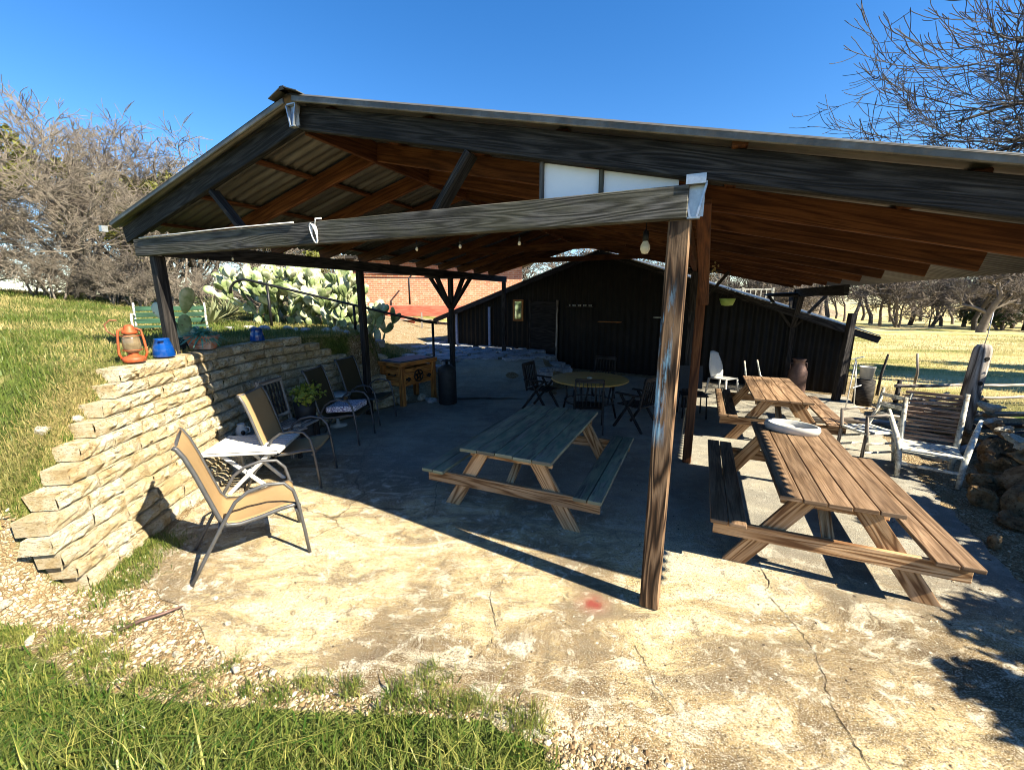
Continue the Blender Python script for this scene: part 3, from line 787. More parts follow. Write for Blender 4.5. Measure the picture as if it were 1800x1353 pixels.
# rafters
NR = 11
for k in range(NR):
    n_ = k * (9.6 / (NR - 1)); m = 'rake' if k == 0 else 'rafter'
    rt = 2.25 + rng.uniform(-.05, .05)
    pbar('rafter', (RIDGE_R + .02, n_, zt(RIDGE_R) - .093), (rt, n_, zt(rt) - .093), .045 if k else .06, .186, m)
    pbar('rafter', (RIDGE_R - .02, n_, zt(RIDGE_R) - .093), (LP - .55, n_, zt(LP - .55) - .093), .045 if k else .06, .186, m)
    if k and k < NR - 1:   # collar ties and orange bracing inside
        if k % 3 == 0:
            pbar('collar_tie', (RIDGE_R - 1.7, n_ + .05, zt(RIDGE_R - 1.7) - .16), (RIDGE_R + 1.9, n_ + .05, zt(RIDGE_R + 1.9) - .16), .04, .14, 'rafter')
pbar('ridge_beam', (RIDGE_R, .05, ZR - .10), (RIDGE_R, DEPTH, ZR - .10), .045, .21, 'rafter')
# purlins (flat, over the rafters)
for r in (-6.1, -5.2, -4.2, -3.45, -2.9, -1.9, -.8, .3, 1.4, 2.2):
    pbar('purlin', (r, -.07 if r == .3 else .035, zt(r) + .020), (r, DEPTH, zt(r) + .020), .085, .036, 'rafter', (-SR if r > RIDGE_R else SL, 0, 1) if False else (0, 0, 1))
# rake trim boards under the sheet edge
for (a, b) in ((RIDGE_R + .05, 2.9), (RIDGE_R - .05, LP - .62)):
    pbar('rake_trim', (a, -.115, zt(a) + .03), (b, -.115, zt(b) + .045), .022, .05, 'corr')
# corrugated roof sheets
def sheet(r0, r1, name):
    pitch, amp = .125, .019
    ns = int((DEPTH + .16) / (pitch / 6)); vs, q, uv = [], [], []
    rs = np.linspace(r0, r1, 8)
    m = MB()
    for j in range(ns + 1):
        n_ = -.13 + j * pitch / 6
        h = amp * math.sin(2 * PI * n_ / pitch)
        for r in rs: m.v.append((r, n_, zt(r) + .058 + h + (.0 if r1 > r0 else .0)))
    K = len(rs)
    for j in range(ns):
        for i in range(K - 1):
            a = j * K + i; u0, u1 = rs[i], rs[i + 1]; n0, n1 = j * pitch / 6, (j + 1) * pitch / 6
            f = (a, a + 1, a + K + 1, a + K); uvs = [(u0 * .3, n0 * 3), (u1 * .3, n0 * 3), (u1 * .3, n1 * 3), (u0 * .3, n1 * 3)]
            if r1 < r0: f, uvs = f[::-1], uvs[::-1]
            m.face(f, uvs, True)
    o = m.build(name, M['corr'], pav)
    return o
sheet(RIDGE_R, 3.15, 'roof_sheet'); sheet(RIDGE_R, LP - .72, 'roof_sheet')  # right sheet lengthened past the rafter tails to cast the eave shadow
m = MB()
for s_ in (1, -1):
    m.bar((RIDGE_R, -.17, ZR + .085), (RIDGE_R, DEPTH + .1, ZR + .085), .05, .03)
    a = RIDGE_R + s_ * .17
    v = len(m.v); zz = zt(a) + .075
    for n_ in (-.17, DEPTH + .1): m.v += [(RIDGE_R, n_, ZR + .095), (a, n_, zz), (a, n_, zz + .006), (RIDGE_R, n_, ZR + .103)]
    for f in ((0, 1, 5, 4), (3, 7, 6, 2), (1, 2, 6, 5), (0, 3, 2, 1), (4, 5, 6, 7)): m.face([v + i for i in f])
    if s_ == 1: m.bar((RIDGE_R - .09, .35, ZR + .10), (RIDGE_R + .1, .38, ZR + .125), .34, .02)
m.build('ridge_cap', M['corr'], pav)
# gable struts
pbar('strut', (-1.82, .03, ZH + .19), (-1.50, .03, zt(-1.5) - .19), .05, .135, 'rake', (0, -1, 0))
pbar('strut', (-4.17, .03, ZH + .19), (-4.58, .03, zt(-4.58) - .19), .05, .10, 'rake', (0, -1, 0))
# knee braces at the rear posts
for (r, n_, zp) in ((LP, 6.4, ZH), (2.3, 9.6, zt(2.3) - .37), (0, 6.4, ZH)):
    for s_ in (-1, 1):
        pbar('knee_brace', (r, n_ + s_ * .04, zp - .75), (r, n_ + s_ * .62, zp + .01), .06, .12, 'darkwood', (1, 0, 0))
        pbar('knee_brace', (r + s_ * .04, n_, zp - .75), (r + s_ * .60, n_, zp + .01), .06, .12, 'darkwood', (0, 1, 0))
    m = MB(); m.lathe([(.001, 0), (.42, .01), (.62, .05), (.50, .09), (.001, .12)], (r - .12, n_, zp - .02), 22, 1.0, .7, False); m.build('cap_block', M['darkwood'], pav)
# splintered brace from header end to the inner post
pbar('knee_brace', (.13, .25, ZH + .15), (.20, 3.0, ZH - .55), .10, .045, 'rafter')
# metal hangers
def hanger(r, z, y=-.085, sc=1.0):
    m = MB(); m.bar((r - .075 * sc, y, z + .10 * sc), (r - .02 * sc, y - .01, z - .11 * sc), .012, .05, (0, -1, 0))
    m.bar((r - .06 * sc, y - .004, z + .11 * sc), (r + .07 * sc, y - .004, z + .11 * sc), .045, .010)
    m.bar((r + .065 * sc, y, z + .10 * sc), (r + .02 * sc, y - .01, z - .11 * sc), .012, .05, (0, -1, 0))
    m.bar((r - .04 * sc, y - .006, z - .11 * sc), (r + .04 * sc, y - .006, z - .11 * sc), .05, .010)
    m.bar((r - .05 * sc, y + .012, z), (r + .06 * sc, y + .012, z), .008, .2 * sc, (0, 0, 1))
    m.build('rafter_hanger', M['galv'], pav)
hanger(RIDGE_R + .02, ZR - .10, -.085, .78)
hanger(.085, ZH + .10, -.05, .9)
m = MB(); m.bar((.03, -.098, ZH + .215), (.14, -.098, ZH + .215), .006, .055); m.build('rafter_hanger', M['galv'], pav)
m = MB(); m.bar((LP - .72, -.16, zt(LP - .72) + .02), (LP - .66, -.16, zt(LP - .66) + .0), .06, .07); m.build('rafter_hanger', M['galv'], pav)
# white sheet filling the gable triangle beside the near post
m = MB()
def tri(r0, r1, y0, y1):
    z0 = ZH + .192
    v = len(m.v)
    for y in (y0, y1):
        m.v += [(r0, y, z0), (r1, y, z0), (r1, y, zt(r1) - .19), (r0, y, zt(r0) - .19)]
    for f in ((0, 1, 5, 4), (1, 2, 6, 5), (2, 3, 7, 6), (3, 0, 4, 7), (3, 2, 1, 0), (4, 5, 6, 7)): m.face([v + i for i in f])
tri(-.93, -.525, .045, .055); tri(-.495, -.02, .045, .055)
m.build('gable_panel', M['panel'], pav)
for r in (-.51, -.935):
    m = MB(); m.bar((r, .035, ZH + .19), (r, .035, zt(r) - .19), .028, .03, (0, 1, 0)); m.build('panel_frame', M['beam'], pav)
# knots and cable hook on the header
m = MB()
for q in range(3):
    pts = [(-3.04 + (.045 + .008 * q) * math.sin(a * 2 * PI / 12) * .7, -.105 - .006 * q, ZH + .085 + (.075 + .006 * q) * math.cos(a * 2 * PI / 12 + q * .4)) for a in range(13)]
    m.tube(pts, .006, 5, False)
m.tube([(-3.04, -.09, ZH + .16), (-3.02, -.10, ZH + .21), (-2.99, -.06, ZH + .215)], .008, 5)
m.tube([(LP - .1, -.1, ZH + .197), (-5.0, -.1, ZH + .20), (-4.2, -.1, ZH + .205), (-3.3, -.1, ZH + .197)], .006, 5)
o = m.build('cable_coil', M['whitemetal']); o.location = (P0[0], P0[1], 0); o.rotation_euler = (0, 0, -AL)
tag(o, 'coil of white cable hung on the front header beam', 'cable')

# bulbs on the light string
def bulb(r, n_, z, sc, lab):
    t = thing('light_bulb', lab, 'light bulb', W(r, n_, z), 0, 'bulbs of the light string')
    m = MB(); m.lathe([(.001, -.115 * sc), (.022 * sc, -.11 * sc), (.036 * sc, -.08 * sc), (.034 * sc, -.055 * sc), (.018 * sc, -.025 * sc), (.016 * sc, -.01 * sc)], n=12); m.build('glass', M['bulb'], t)
    m = MB(); m.lathe([(.018 * sc, -.025 * sc), (.022 * sc, -.02 * sc), (.022 * sc, .04 * sc), (.01, .05 * sc), (.004, .06 * sc), (.003, .14 * sc)], n=10); m.build('socket', M['black'], t)
bulb(-.235, .32, 2.72, 1.0, 'clear bulb in black socket hanging beside the nearest post')
for i, r in enumerate((-5.2, -4.75, -2.2, -1.75, -1.2)):
    bulb(r, .25, 2.745, .36, ['small bulb under the header beam near its outer left end', 'small bulb under the header beam above the prickly pear', 'small bulb under the middle of the header beam', 'small bulb in the dark above the gas tank', 'small bulb in the dark above the round table'][i])
# dried bundle and lime bowl hung by the inner post
mb = MB()
for i in range(26):
    a = rng.random() * 6.3; mb.blob((.03 * math.cos(a) + .01 * (i % 5), .03 * math.sin(a), -.012 * i), (.016, .016, .014), i, .3, n=6, m=4)
o = mb.build('dried_bundle', M['brass']); o.location = W(.29, 3.1, 2.73); o.rotation_euler = (0, .45, 0)
tag(o, 'string of dried seed heads hanging by the inner post', 'dried plant')
mb = MB(); mb.lathe([(.03, -.10), (.10, -.09), (.125, -.03), (.15, .04), (.14, .045), (.115, -.02), (.09, -.08), (.001, -.085)], n=20)
o = mb.build('hanging_bowl', M['lime']); o.location = W(.62, 6.35, 2.23)
tag(o, 'lime green bowl hanging beside the inner post', 'bowl')
mb = MB(); mb.tube([W(.62, 6.35, 2.27), W(.62, 6.35, 2.9)], .004, 4)
for s_ in (-1, 1): mb.tube([W(.62 + .14 * s_, 6.35, 2.27), W(.62, 6.35, 2.55)], .004, 4)
o2 = mb.build('hanger', M['black'], o); o2.matrix_parent_inverse = Matrix.Translation(o.location).inverted()

# ------------------------------------------------------------------ picnic tables
def picnic(label, r, n_, L, TW, bout, feet, top, bench, legm, th=.74, rz=0.0, np_=5, round_=True):
    t = thing('picnic_table', label, 'picnic table', W(r, n_, 0), -AL + rz, 'wooden picnic tables')
    pw = (TW - .008 * (np_ - 1)) / np_
    m = MB()
    for i in range(np_):
        x = -TW / 2 + pw / 2 + i * (pw + .008); e = rng.uniform(-.012, .012)
        m.bar((x, -L / 2 + e, th - .019 + rng.uniform(-.002, .002)), (x, L / 2 + e, th - .019), pw, .038)
    m.build('tabletop', M[top], t, .006, 2)
    bw = .135
    for s_ in (-1, 1):
        m = MB()
        for i in range(2):
            x = s_ * (bout - bw / 2 - i * (bw + .008)); e = rng.uniform(-.01, .01)
            m.bar((x, -L / 2 + e, .43 - .019), (x, L / 2 + e, .43 - .019), bw, .038)
        m.build('bench_seat', M[bench], t, .008, 2)
    ye = L / 2 - .14
    for e in (-1, 1):
        for s_ in (-1, 1):
            m = MB(); d = Vector((s_ * (TW / 2 - .22), e * ye, th - .038)) - Vector((s_ * feet, e * ye, 0))
            p0 = Vector((s_ * feet, e * ye, .0)); p1 = Vector((s_ * (TW / 2 - .22), e * ye, th - .039))
            # leg cut level at floor and top
            hw = .075 / max(.3, abs(d.normalized().z)); v = len(m.v)
            for p in (p0, p1):
                for sx, sy in ((-1, -1), (1, -1), (1, 1), (-1, 1)): m.v.append((p.x + sx * hw, p.y + sy * .019, p.z))
            ou = rng.random() * 9; Ln = d.length
            for k in range(4):
                k2 = (k + 1) % 4; wv_ = .15 if k % 2 == 0 else .038
                m.face((v + k, v + k2, v + 4 + k2, v + 4 + k), [(ou, ou), (ou, ou + wv_), (ou + Ln, ou + wv_), (ou + Ln, ou)])
            m.face((v + 3, v + 2, v + 1, v)); m.face((v + 4, v + 5, v + 6, v + 7))
            m.build('leg', M[legm], t, .004)
        m = MB(); m.bar((-bout + .03, e * (ye + .0385), .43 - .038 - .066), (bout - .03, e * (ye + .0385), .43 - .038 - .066), .037, .13); m.build('crossbeam', M[legm], t, .004)
        m = MB(); m.bar((-TW / 2 + .04, e * (ye - .0385), th - .038 - .05), (TW / 2 - .04, e * (ye - .0385), th - .038 - .05), .037, .09); m.build('cleat', M[legm], t, .004)
        m = MB(); m.bar((0, e * (ye - .02), .36), (0, e * (ye - .52), th - .05), .085, .035, (0, 0, 1)); m.build('brace', M[legm], t, .004)
    return t
picnic('green and blue painted picnic table standing in the pavilion shade', -1.53, 1.63, 2.02, 1.02, 1.01, .70, 'green', 'green', 'leg')
picnic('tan picnic table holding the white oval dish', 1.28, 1.86, 2.26, .80, .88, .66, 'tan', 'tan', 'leg')
picnic('dappled picnic table standing behind the tan table with the dish', 1.45, 5.50, 2.15, .80, .88, .66, 'tan', 'tan', 'leg')
# white oval dish
mb = MB(); mb.lathe([(.001, .02), (.20, .02), (.235, .05), (.245, .085), (.262, .092), (.28, .085), (.288, .05), (.27, .0), (.001, .0)], n=36, sx=1.0, sy=.62)
o = mb.build('oval_dish', M['white']); p = W(1.27, 2.72, .742); o.location = p; o.rotation_euler = (0, 0, -.75)
tag(o, 'white oval plastic dish lying on the tan picnic table', 'dish')

# ------------------------------------------------------------------ sling chairs
def sling_chair(x, y, rz, label, fab):
    t = thing('patio_chair', label, 'patio chair', (x, y, 0), rz, 'sling patio chairs along the stone wall'); t.scale = (1.1, 1.06, 1.13)
    prof = [(.30, .415), (.275, .435), (.16, .425), (.02, .40), (-.12, .385), (-.20, .40), (-.24, .46), (-.285, .62), (-.34, .82), (-.385, .96), (-.42, 1.03), (-.44, 1.045)]
    W2 = .265
    for s_ in (-1, 1):
        m = MB(); m.tube([(a, s_ * W2, z - .004) for a, z in prof], .016, 8); m.build('side_rail', M['frame'], t)
        m = MB()
        m.tube([(-.47, s_ * (W2 + .03), .0), (-.36, s_ * (W2 + .03), .19), (-.22, s_ * (W2 + .03), .43), (-.13, s_ * (W2 + .03), .57), (-.04, s_ * (W2 + .03), .63), (.08, s_ * (W2 + .03), .655), (.20, s_ * (W2 + .03), .635), (.26, s_ * (W2 + .03), .56), (.285, s_ * (W2 + .03), .44), (.31, s_ * (W2 + .03), .22), (.33, s_ * (W2 + .03), 0)], .0135, 8)
        m.build('arm_frame', M['frame'], t)
    for a, z, e in ((.27, .385, .03), (-.25, .365, .03), (-.43, 1.03, 0)):
        m = MB(); m.tube([(a, -W2 - e, z), (a, W2 + e, z)], .012, 8); m.build('cross_tube', M['frame'], t)
    m = MB(); base = 0; K = 9
    ac = 0
    for i, (a, z) in enumerate(prof):
        if i: ac += math.dist(prof[i], prof[i - 1])
        for k in range(K):
            f = k / (K - 1) * 2 - 1
            m.v.append((a, f * W2, z + .010 - .018 * (1 - f * f)))
    for i in range(len(prof) - 1):
        for k in range(K - 1):
            q = i * K + k; m.face((q, q + 1, q + K + 1, q + K), [(i * .1, k * .06), (i * .1, k * .06 + .06), (i * .1 + .1, k * .06 + .06), (i * .1 + .1, k * .06)], True)
    o = m.build('sling', M[fab], t)
    so_ = o.modifiers.new('thick', 'SOLIDIFY'); so_.thickness = .006
    return t
def m_sd():
    t = NT('dark_olive_sling', .85, .2); n = t.noise(t.obj((1, 1, 1), 'UV'), 260, 2); t.color(t.mix(n, (.03, .026, .014), (.075, .06, .032))); return t.m
M['slingdark'] = m_sd()
sling_chair(-2.34, 3.52, R_(34), 'tan sling chair nearest the gravel with its legs in sunlight', 'sling')
sling_chair(-2.74, 5.06, R_(6), 'tan sling chair half in shade behind the white slatted table', 'sling')
c3 = sling_chair(-2.75, 6.62, R_(-4), 'dark sling chair with a patterned white cushion on its seat', 'slingdark')
sling_chair(-2.70, 7.72, R_(-12), 'dark sling chair nearest the wooden cooler chest', 'slingdark')
# cushion
mb = MB(); mb.bar((-.22, 0, 0), (.27, 0, .035), .48, .10)
o = mb.build('seat_cushion', M['cushion'], None, .03, 3); o.location = (-2.72, 6.62, .545); o.rotation_euler = (0, 0, R_(-4))
tag(o, 'white patterned cushion lying on a dark sling chair', 'cushion')
# white slatted side table
t = thing('side_table', 'white slatted plastic side table between the two tan chairs', 'side table', (-3.16, 4.86, 0), R_(8))
m = MB()
for i in range(8): m.bar((-.40, -.28 + i * .08, .555), (.40, -.28 + i * .08, .555), .056, .018)
m.build('top_slats', M['white'], t, .004)
m = MB()
for x in (-.41, .41): m.bar((x, -.33, .545), (x, .33, .545), .03, .04)
for y in (-.33, .33): m.bar((-.395, y, .535), (.395, y, .535), .02, .03)
m.build('rim', M['white'], t, .006)
for s_ in (-1, 1):
    for e in (-1, 1):
        m = MB(); m.bar((e * .30, s_ * .22, .53), (-e * .24, s_ * .22 * (1.0 if e > 0 else .8), 0), .045, .022, (0, 1, 0)); m.build('leg', M['white'], t, .004)
m = MB(); m.bar((0, -.22, .27), (0, .22, .27), .03, .03); m.build('stretcher', M['white'], t, .004)
# small round white table
t = thing('side_table', 'small round white pedestal table between the dark chairs', 'side table', (-3.18, 7.35, 0))
m = MB(); m.lathe([(.001, .56), (.24, .565), (.255, .58), (.25, .592), (.001, .594)], n=28); m.build('round_top', M['white'], t)
m = MB(); m.lathe([(.16, 0), (.15, .02), (.03, .04), (.025, .56)], n=14); m.build('pedestal', M['white'], t)

# items at the wall: dark slatted chair, boards, satchel, white jug, planter
t = thing('wooden_chair', 'dark slat-backed wooden chair against the shaded stone wall', 'chair', (-3.28, 6.02, 0), R_(-8))
m = MB()
for s_ in (-1, 1): m.bar((-.19, s_ * .24, .30), (-.33, s_ * .24, 1.12), .05, .035, (0, 1, 0))
m.bar((-.30, -.24, 1.08), (-.30, .24, 1.08), .03, .06); m.bar((-.22, -.24, .56), (-.22, .24, .56), .03, .05); m.build('back_frame', M['greywood'], t, .005)
m = MB()
for i in range(6): m.bar((-.22, -.18 + i * .072, .57), (-.30, -.18 + i * .072, 1.06), .022, .015, (0, 1, 0))
m.build('back_slats', M['darkwood'], t)
m = MB()
for i in range(5): m.bar((-.18 + i * .1, -.25, .44), (-.18 + i * .1, .25, .44), .085, .022)
m.build('seat', M['greywood'], t, .004)
for x_ in (-.18, .22):
    for s_ in (-1, 1):
        m = MB(); m.bar((x_, s_ * .22, 0), (x_, s_ * .22, .43), .05, .05, (0, 1, 0)); m.build('leg', M['darkwood'], t, .004)
mb = MB(); mb.bar((-3.55, 5.2, .47), (-3.15, 5.9, .475), .16, .035); mb.bar((-3.40, 5.15, .43), (-3.00, 5.85, .435), .06, .025)
mb.bar((-3.45, 5.35, .0), (-3.45, 5.35, .45), .05, .05, (0, 1, 0)); mb.bar((-3.2, 5.78, .0), (-3.2, 5.78, .45), .05, .05, (0, 1, 0))
tag(mb.build('plank_bench', M['greywood'], None, .004), 'narrow grey plank bench between the white ledge and the tan chair', 'bench')
mb = MB(); mb.blob((0, 0, 0), (.075, .13, .19), 4, .4, n=10, m=8, smooth=True); mb.tube([(0, -.08, .15), (.02, -.05, .26), (.02, .05, .27), (0, .08, .15)], .012, 6)
o = mb.build('leather_satchel', M['leather']); o.location = (-3.42, 5.72, .68); o.rotation_euler = (.1, -.2, .2)
tag(o, 'brown leather bag hung against the sunlit end of the wall', 'bag')
t = thing('jug', 'white jug with dark spots standing on the stone ledge', 'jug', (-3.66, 5.42, .457))
m = MB(); m.lathe([(.055, 0), (.07, .02), (.075, .08), (.055, .13), (.045, .15), (.05, .17), (.042, .172), (.036, .15), (.001, .14)], n=18); m.build('body', M['white'], t)
m = MB(); m.tube([(.06, .0, .13), (.11, 0, .12), (.115, 0, .07), (.07, 0, .04)], .009, 6); m.build('handle', M['white'], t)
m = MB(); m.blob((.05, -.05, .06), (.03, .03, .035), 3, .1, smooth=True); m.build('spot', M['black'], t)

# ------------------------------------------------------------------ foliage helpers
def leaf_cloud(name, centers, radii, n, size, mat, parent=None, flat=0.0, aspect=.5, seed=1):
    g = np.random.default_rng(seed); C = np.asarray(centers, float); Rr = np.asarray(radii, float)
    if Rr.ndim == 1: Rr = np.stack([Rr] * 3, -1)
    wgt = Rr.prod(1) ** .7; k = g.choice(len(C), n, p=wgt / wgt.sum())
    d = g.normal(size=(n, 3)); d /= np.linalg.norm(d, axis=1)[:, None]
    p = C[k] + d * Rr[k] * (g.random((n, 1)) ** .45)
    a = g.normal(size=(n, 3)); a[:, 2] *= (1 - flat); a /= np.linalg.norm(a, axis=1)[:, None]
    b = np.cross(a, g.normal(size=(n, 3))); b /= np.linalg.norm(b, axis=1)[:, None]
    s = size * g.uniform(.6, 1.3, (n, 1)); u, v = a * s, b * s * aspect
    V = np.stack([p - u, p + v * .9 - u * .1, p + u, p - v * .9 - u * .1], 1)
    q = np.arange(n * 4).reshape(n, 4)
    tint = np.repeat(np.clip(g.beta(2, 2, n) * .8 + .25 * g.random(len(C))[k], 0, 1), 4)
    return np_mesh(name, V.reshape(-1, 3), q, None, M[mat], parent, {'tint': tint})
def strap_leaves(name, c, n, L, w, mat, parent=None, up=.6, seed=1, droop=.5):
    g = random.Random(seed); vs, q, tt = [], [], []
    for i in range(n):
        a = g.random() * 2 * PI; el = g.uniform(up - .5, up + .5); ln = L * g.uniform(.6, 1.1); ti = g.random()
        d = Vector((math.cos(a) * math.cos(el), math.sin(a) * math.cos(el), math.sin(el))); sd_ = Vector((-math.sin(a), math.cos(a), 0)); b = len(vs)
        for k in range(4):
            f = k / 3; p = Vector(c) + d * ln * f + Vector((0, 0, -droop * ln * f * f)); ww = w * (1 - f * f * .9) / 2
            vs += [tuple(p - sd_ * ww), tuple(p + sd_ * ww)]; tt += [ti, ti]
        for k in range(3): q.append((b + 2 * k, b + 2 * k + 1, b + 2 * k + 3, b + 2 * k + 2))
    return np_mesh(name, vs, q, None, M[mat], parent, {'tint': tt})

# yellow-green potted plant between chairs
t = thing('potted_plant', 'yellow-green bushy plant in dark pot between the chairs and the wall', 'plant', (-3.22, 6.3, .0))
m = MB(); m.lathe([(.10, .45), (.14, .46), (.16, .72), (.15, .72), (.001, .70)], n=16); m.lathe([(.18, 0), (.18, .45)], n=12); m.build('pot', M['tire'], t)
leaf_cloud('foliage', [(0, 0, .86), (.14, .05, .83), (-.12, .1, .85), (.1, -.15, .80), (.05, .12, .92)], [(.17, .17, .11)] * 5, 420, .032, 'yellowleaf', t, .3, .8, 4)

# ------------------------------------------------------------------ things on the wall top
t = thing('lantern', 'rusty orange hurricane lantern on the top of the stone wall', 'lantern', (-4.02, 4.42, 1.625), .78); t.scale = (.9, .9, .92)
m = MB(); m.lathe([(.10, 0), (.112, .012), (.108, .05), (.085, .065), (.05, .075), (.045, .10)], n=20); m.build('fuel_base', M['rustorange'], t)
m = MB(); m.lathe([(.05, .10), (.075, .13), (.088, .20), (.08, .27), (.055, .32)], n=18); m.build('globe', M['glass'], t)
m = MB(); m.lathe([(.06, .32), (.075, .325), (.07, .355), (.045, .37), (.05, .40), (.035, .42), (.001, .425)], n=18); m.build('cap', M['rustorange'], t)
for s_ in (-1, 1):
    m = MB(); m.tube([(s_ * .10, 0, .03), (s_ * .125, 0, .10), (s_ * .115, 0, .24), (s_ * .10, 0, .36), (s_ * .05, 0, .385)], .013, 8); m.build('side_tube', M['rustorange'], t)
m = MB()
for z in (.14, .30): m.tube([(.095 * math.cos(a), .095 * math.sin(a), z) for a in np.linspace(0, 2 * PI, 17)], .004, 5, False)
m.build('wire_guard', M['rustorange'], t)
m = MB(); m.tube([(-.125, 0, .30), (-.19, .03, .36), (-.20, .04, .43), (-.15, .04, .48), (-.09, .03, .475)], .008, 6); m.build('bail_handle', M['leather'], t)
def pot(x, y, z, sc, label):
    t = thing('enamel_pot', label, 'pot', (x, y, z), 2.2)
    m = MB(); m.lathe([(.105 * sc, 0), (.112 * sc, .01 * sc), (.095 * sc, .12 * sc), (.072 * sc, .20 * sc), (.078 * sc, .21 * sc), (.07 * sc, .212 * sc), (.06 * sc, .19 * sc), (.001, .18 * sc)], n=24); m.build('body', M['enamel'], t)
    m = MB(); m.tube([(.078 * sc, 0, .19 * sc), (.14 * sc, 0, .18 * sc), (.15 * sc, 0, .10 * sc), (.108 * sc, 0, .05 * sc)], .01 * sc, 8); m.build('handle', M['enamel'], t)
    m = MB(); m.bar((-.07 * sc, 0, .19 * sc), (-.115 * sc, 0, .205 * sc), .045 * sc, .02 * sc); m.build('spout', M['enamel'], t)
pot(-4.03, 4.82, 1.625, .98, 'bright blue enamel pot beside the rusty orange lantern')
pot(-4.02, 6.62, 1.625, .95, 'blue enamel pot in shade on the wall top past the planter')
t = thing('planter', 'terracotta trough with blue-green strappy plant on the wall top', 'planter', (-4.10, 5.55, 1.623), .15)
m = MB(); m.bar((-.16, 0, .005), (-.16, 0, .15), .20, .001) if False else None
v = [(-.12, -.075, 0), (.12, -.075, 0), (.12, .075, 0), (-.12, .075, 0), (-.15, -.10, .14), (.15, -.10, .14), (.15, .10, .14), (-.15, .10, .14), (-.165, -.115, .14), (.165, -.115, .14), (.165, .115, .14), (-.165, .115, .14), (-.165, -.115, .18), (.165, -.115, .18), (.165, .115, .18), (-.165, .115, .18)]
m = MB(); m.v = v
for lo in (0, 4, 8):
    for k in range(4): m.face((lo + k, lo + (k + 1) % 4, lo + 4 + (k + 1) % 4, lo + 4 + k))
m.face((3, 2, 1, 0)); m.face((12, 13, 14, 15)); m.build('trough', M['terracotta'], t, .006, 2)
m = MB(); m.tube([(-.10, -.118, .09), (-.03, -.125, .05), (.05, -.125, .05), (.11, -.118, .09)], .012, 6); m.build('swag', M['terracotta'], t)
strap_leaves('leaves', (0, 0, .16), 170, .36, .036, 'potleaf', t, .65, 3, .55)
t = thing('cactus', 'small prickly pear growing in a barrel beside the left corner post', 'cactus', (-4.42, 5.62, hf(-4.42, 5.62) - .22))
def pad(m, c, d, nrm, L, w, th=.02):
    d = Vector(d).normalized(); nrm = Vector(nrm); nrm = (nrm - d * nrm.dot(d)).normalized(); s = d.cross(nrm)
    K, J = 14, 3; base = len(m.v); c = Vector(c)
    for side in (1, -1):
        for j in range(J + 1):
            rr_ = (1, .93, .6, .0)[j]
            for k in range(K):
                a = 2 * PI * k / K; y = (math.sin(a) + 1) / 2
                ww = w * (.72 + .28 * math.sin(a))
                m.v.append(tuple(c + d * (L * .5 + L * .5 * math.sin(a) * rr_) + s * (ww * .5 * math.cos(a) * rr_) + nrm * side * th * (0, .55, .9, 1.0)[j]))
    n_ = K * (J + 1)
    for sd_ in range(2):
        for j in range(J):
            for k in range(K):
                a, b = base + sd_ * n_ + j * K + k, base + sd_ * n_ + j * K + (k + 1) % K
                f = (a, b, b + K, a + K); m.face(f if sd_ == 0 else f[::-1], None, True)
    return c + d * L
m = MB(); m.lathe([(.17, 0), (.19, .08), (.20, .22), (.17, .38), (.15, .38), (.001, .34)], n=14); m.build('barrel', M['darkwood'], t)
m = MB()
pad(m, (0, 0, .34), (-.55, 0, .8), (.3, -1, .2), .34, .22); e = pad(m, (.04, 0, .34), (.12, 0, 1), (.7, -1, 0), .34, .20)
pad(m, e, (.25, .1, 1), (.9, -.5, .1), .36, .24); pad(m, (.02, .02, .34), (.7, .1, .55), (0, -1, .4), .26, .18); pad(m, (-.22, 0, .6), (-.5, .2, 1), (.2, -1, 0), .26, .18)
m.build('pads', M['cactus'], t)

# large prickly pear behind the handrail
t = thing('cactus', 'huge prickly pear thicket behind the black handrail', 'cactus', (-5.4, 11.2, 0))
m = MB(); rr = random.Random(8)
def grow(p, d, lvl):
    L = rr.uniform(.26, .40); w = L * rr.uniform(.62, .8)
    n_ = Vector((rr.gauss(0, 1) + .5, rr.gauss(0, 1) - .6, rr.gauss(0, .4)))
    e = pad(m, p, d, n_, L, w, .022)
    if lvl <= 0: return
    for _ in range(rr.choice((1, 2, 2, 3))):
        dd = Vector(d).normalized() + Vector((rr.gauss(0, .55), rr.gauss(0, .55), rr.uniform(-.05, .6))); grow(e - Vector(d).normalized() * L * .06, dd, lvl - 1)
for i in range(40):
    gx, gy = -6.6 + rr.random() * 2.5, 10.6 + rr.random() * 1.7
    lv = 4 if gx < -4.6 else 3
    if gx > -3.9: lv = 2
    grow(Vector((gx + 5.4, gy - 11.2, hf(gx, gy) - .05)), Vector((rr.gauss(0, .3), rr.gauss(0, .3) - .1, 1)), lv)
m.build('pads', M['cactus'], t)
# a smaller one in front of the brick house
t = thing('cactus', 'small dark prickly pear in front of the brick house', 'cactus', (-3.85, 11.5, hf(-3.85, 11.5) + .1)); t.scale = (1, 1, 1.25)
m = MB(); rr = random.Random(15)
for i in range(4): grow(Vector((rr.uniform(-.25, .25), rr.uniform(-.2, .2), -.05)), Vector((rr.gauss(0, .3), 0, 1)), 2)
m.build('pads', M['cactus'], t)

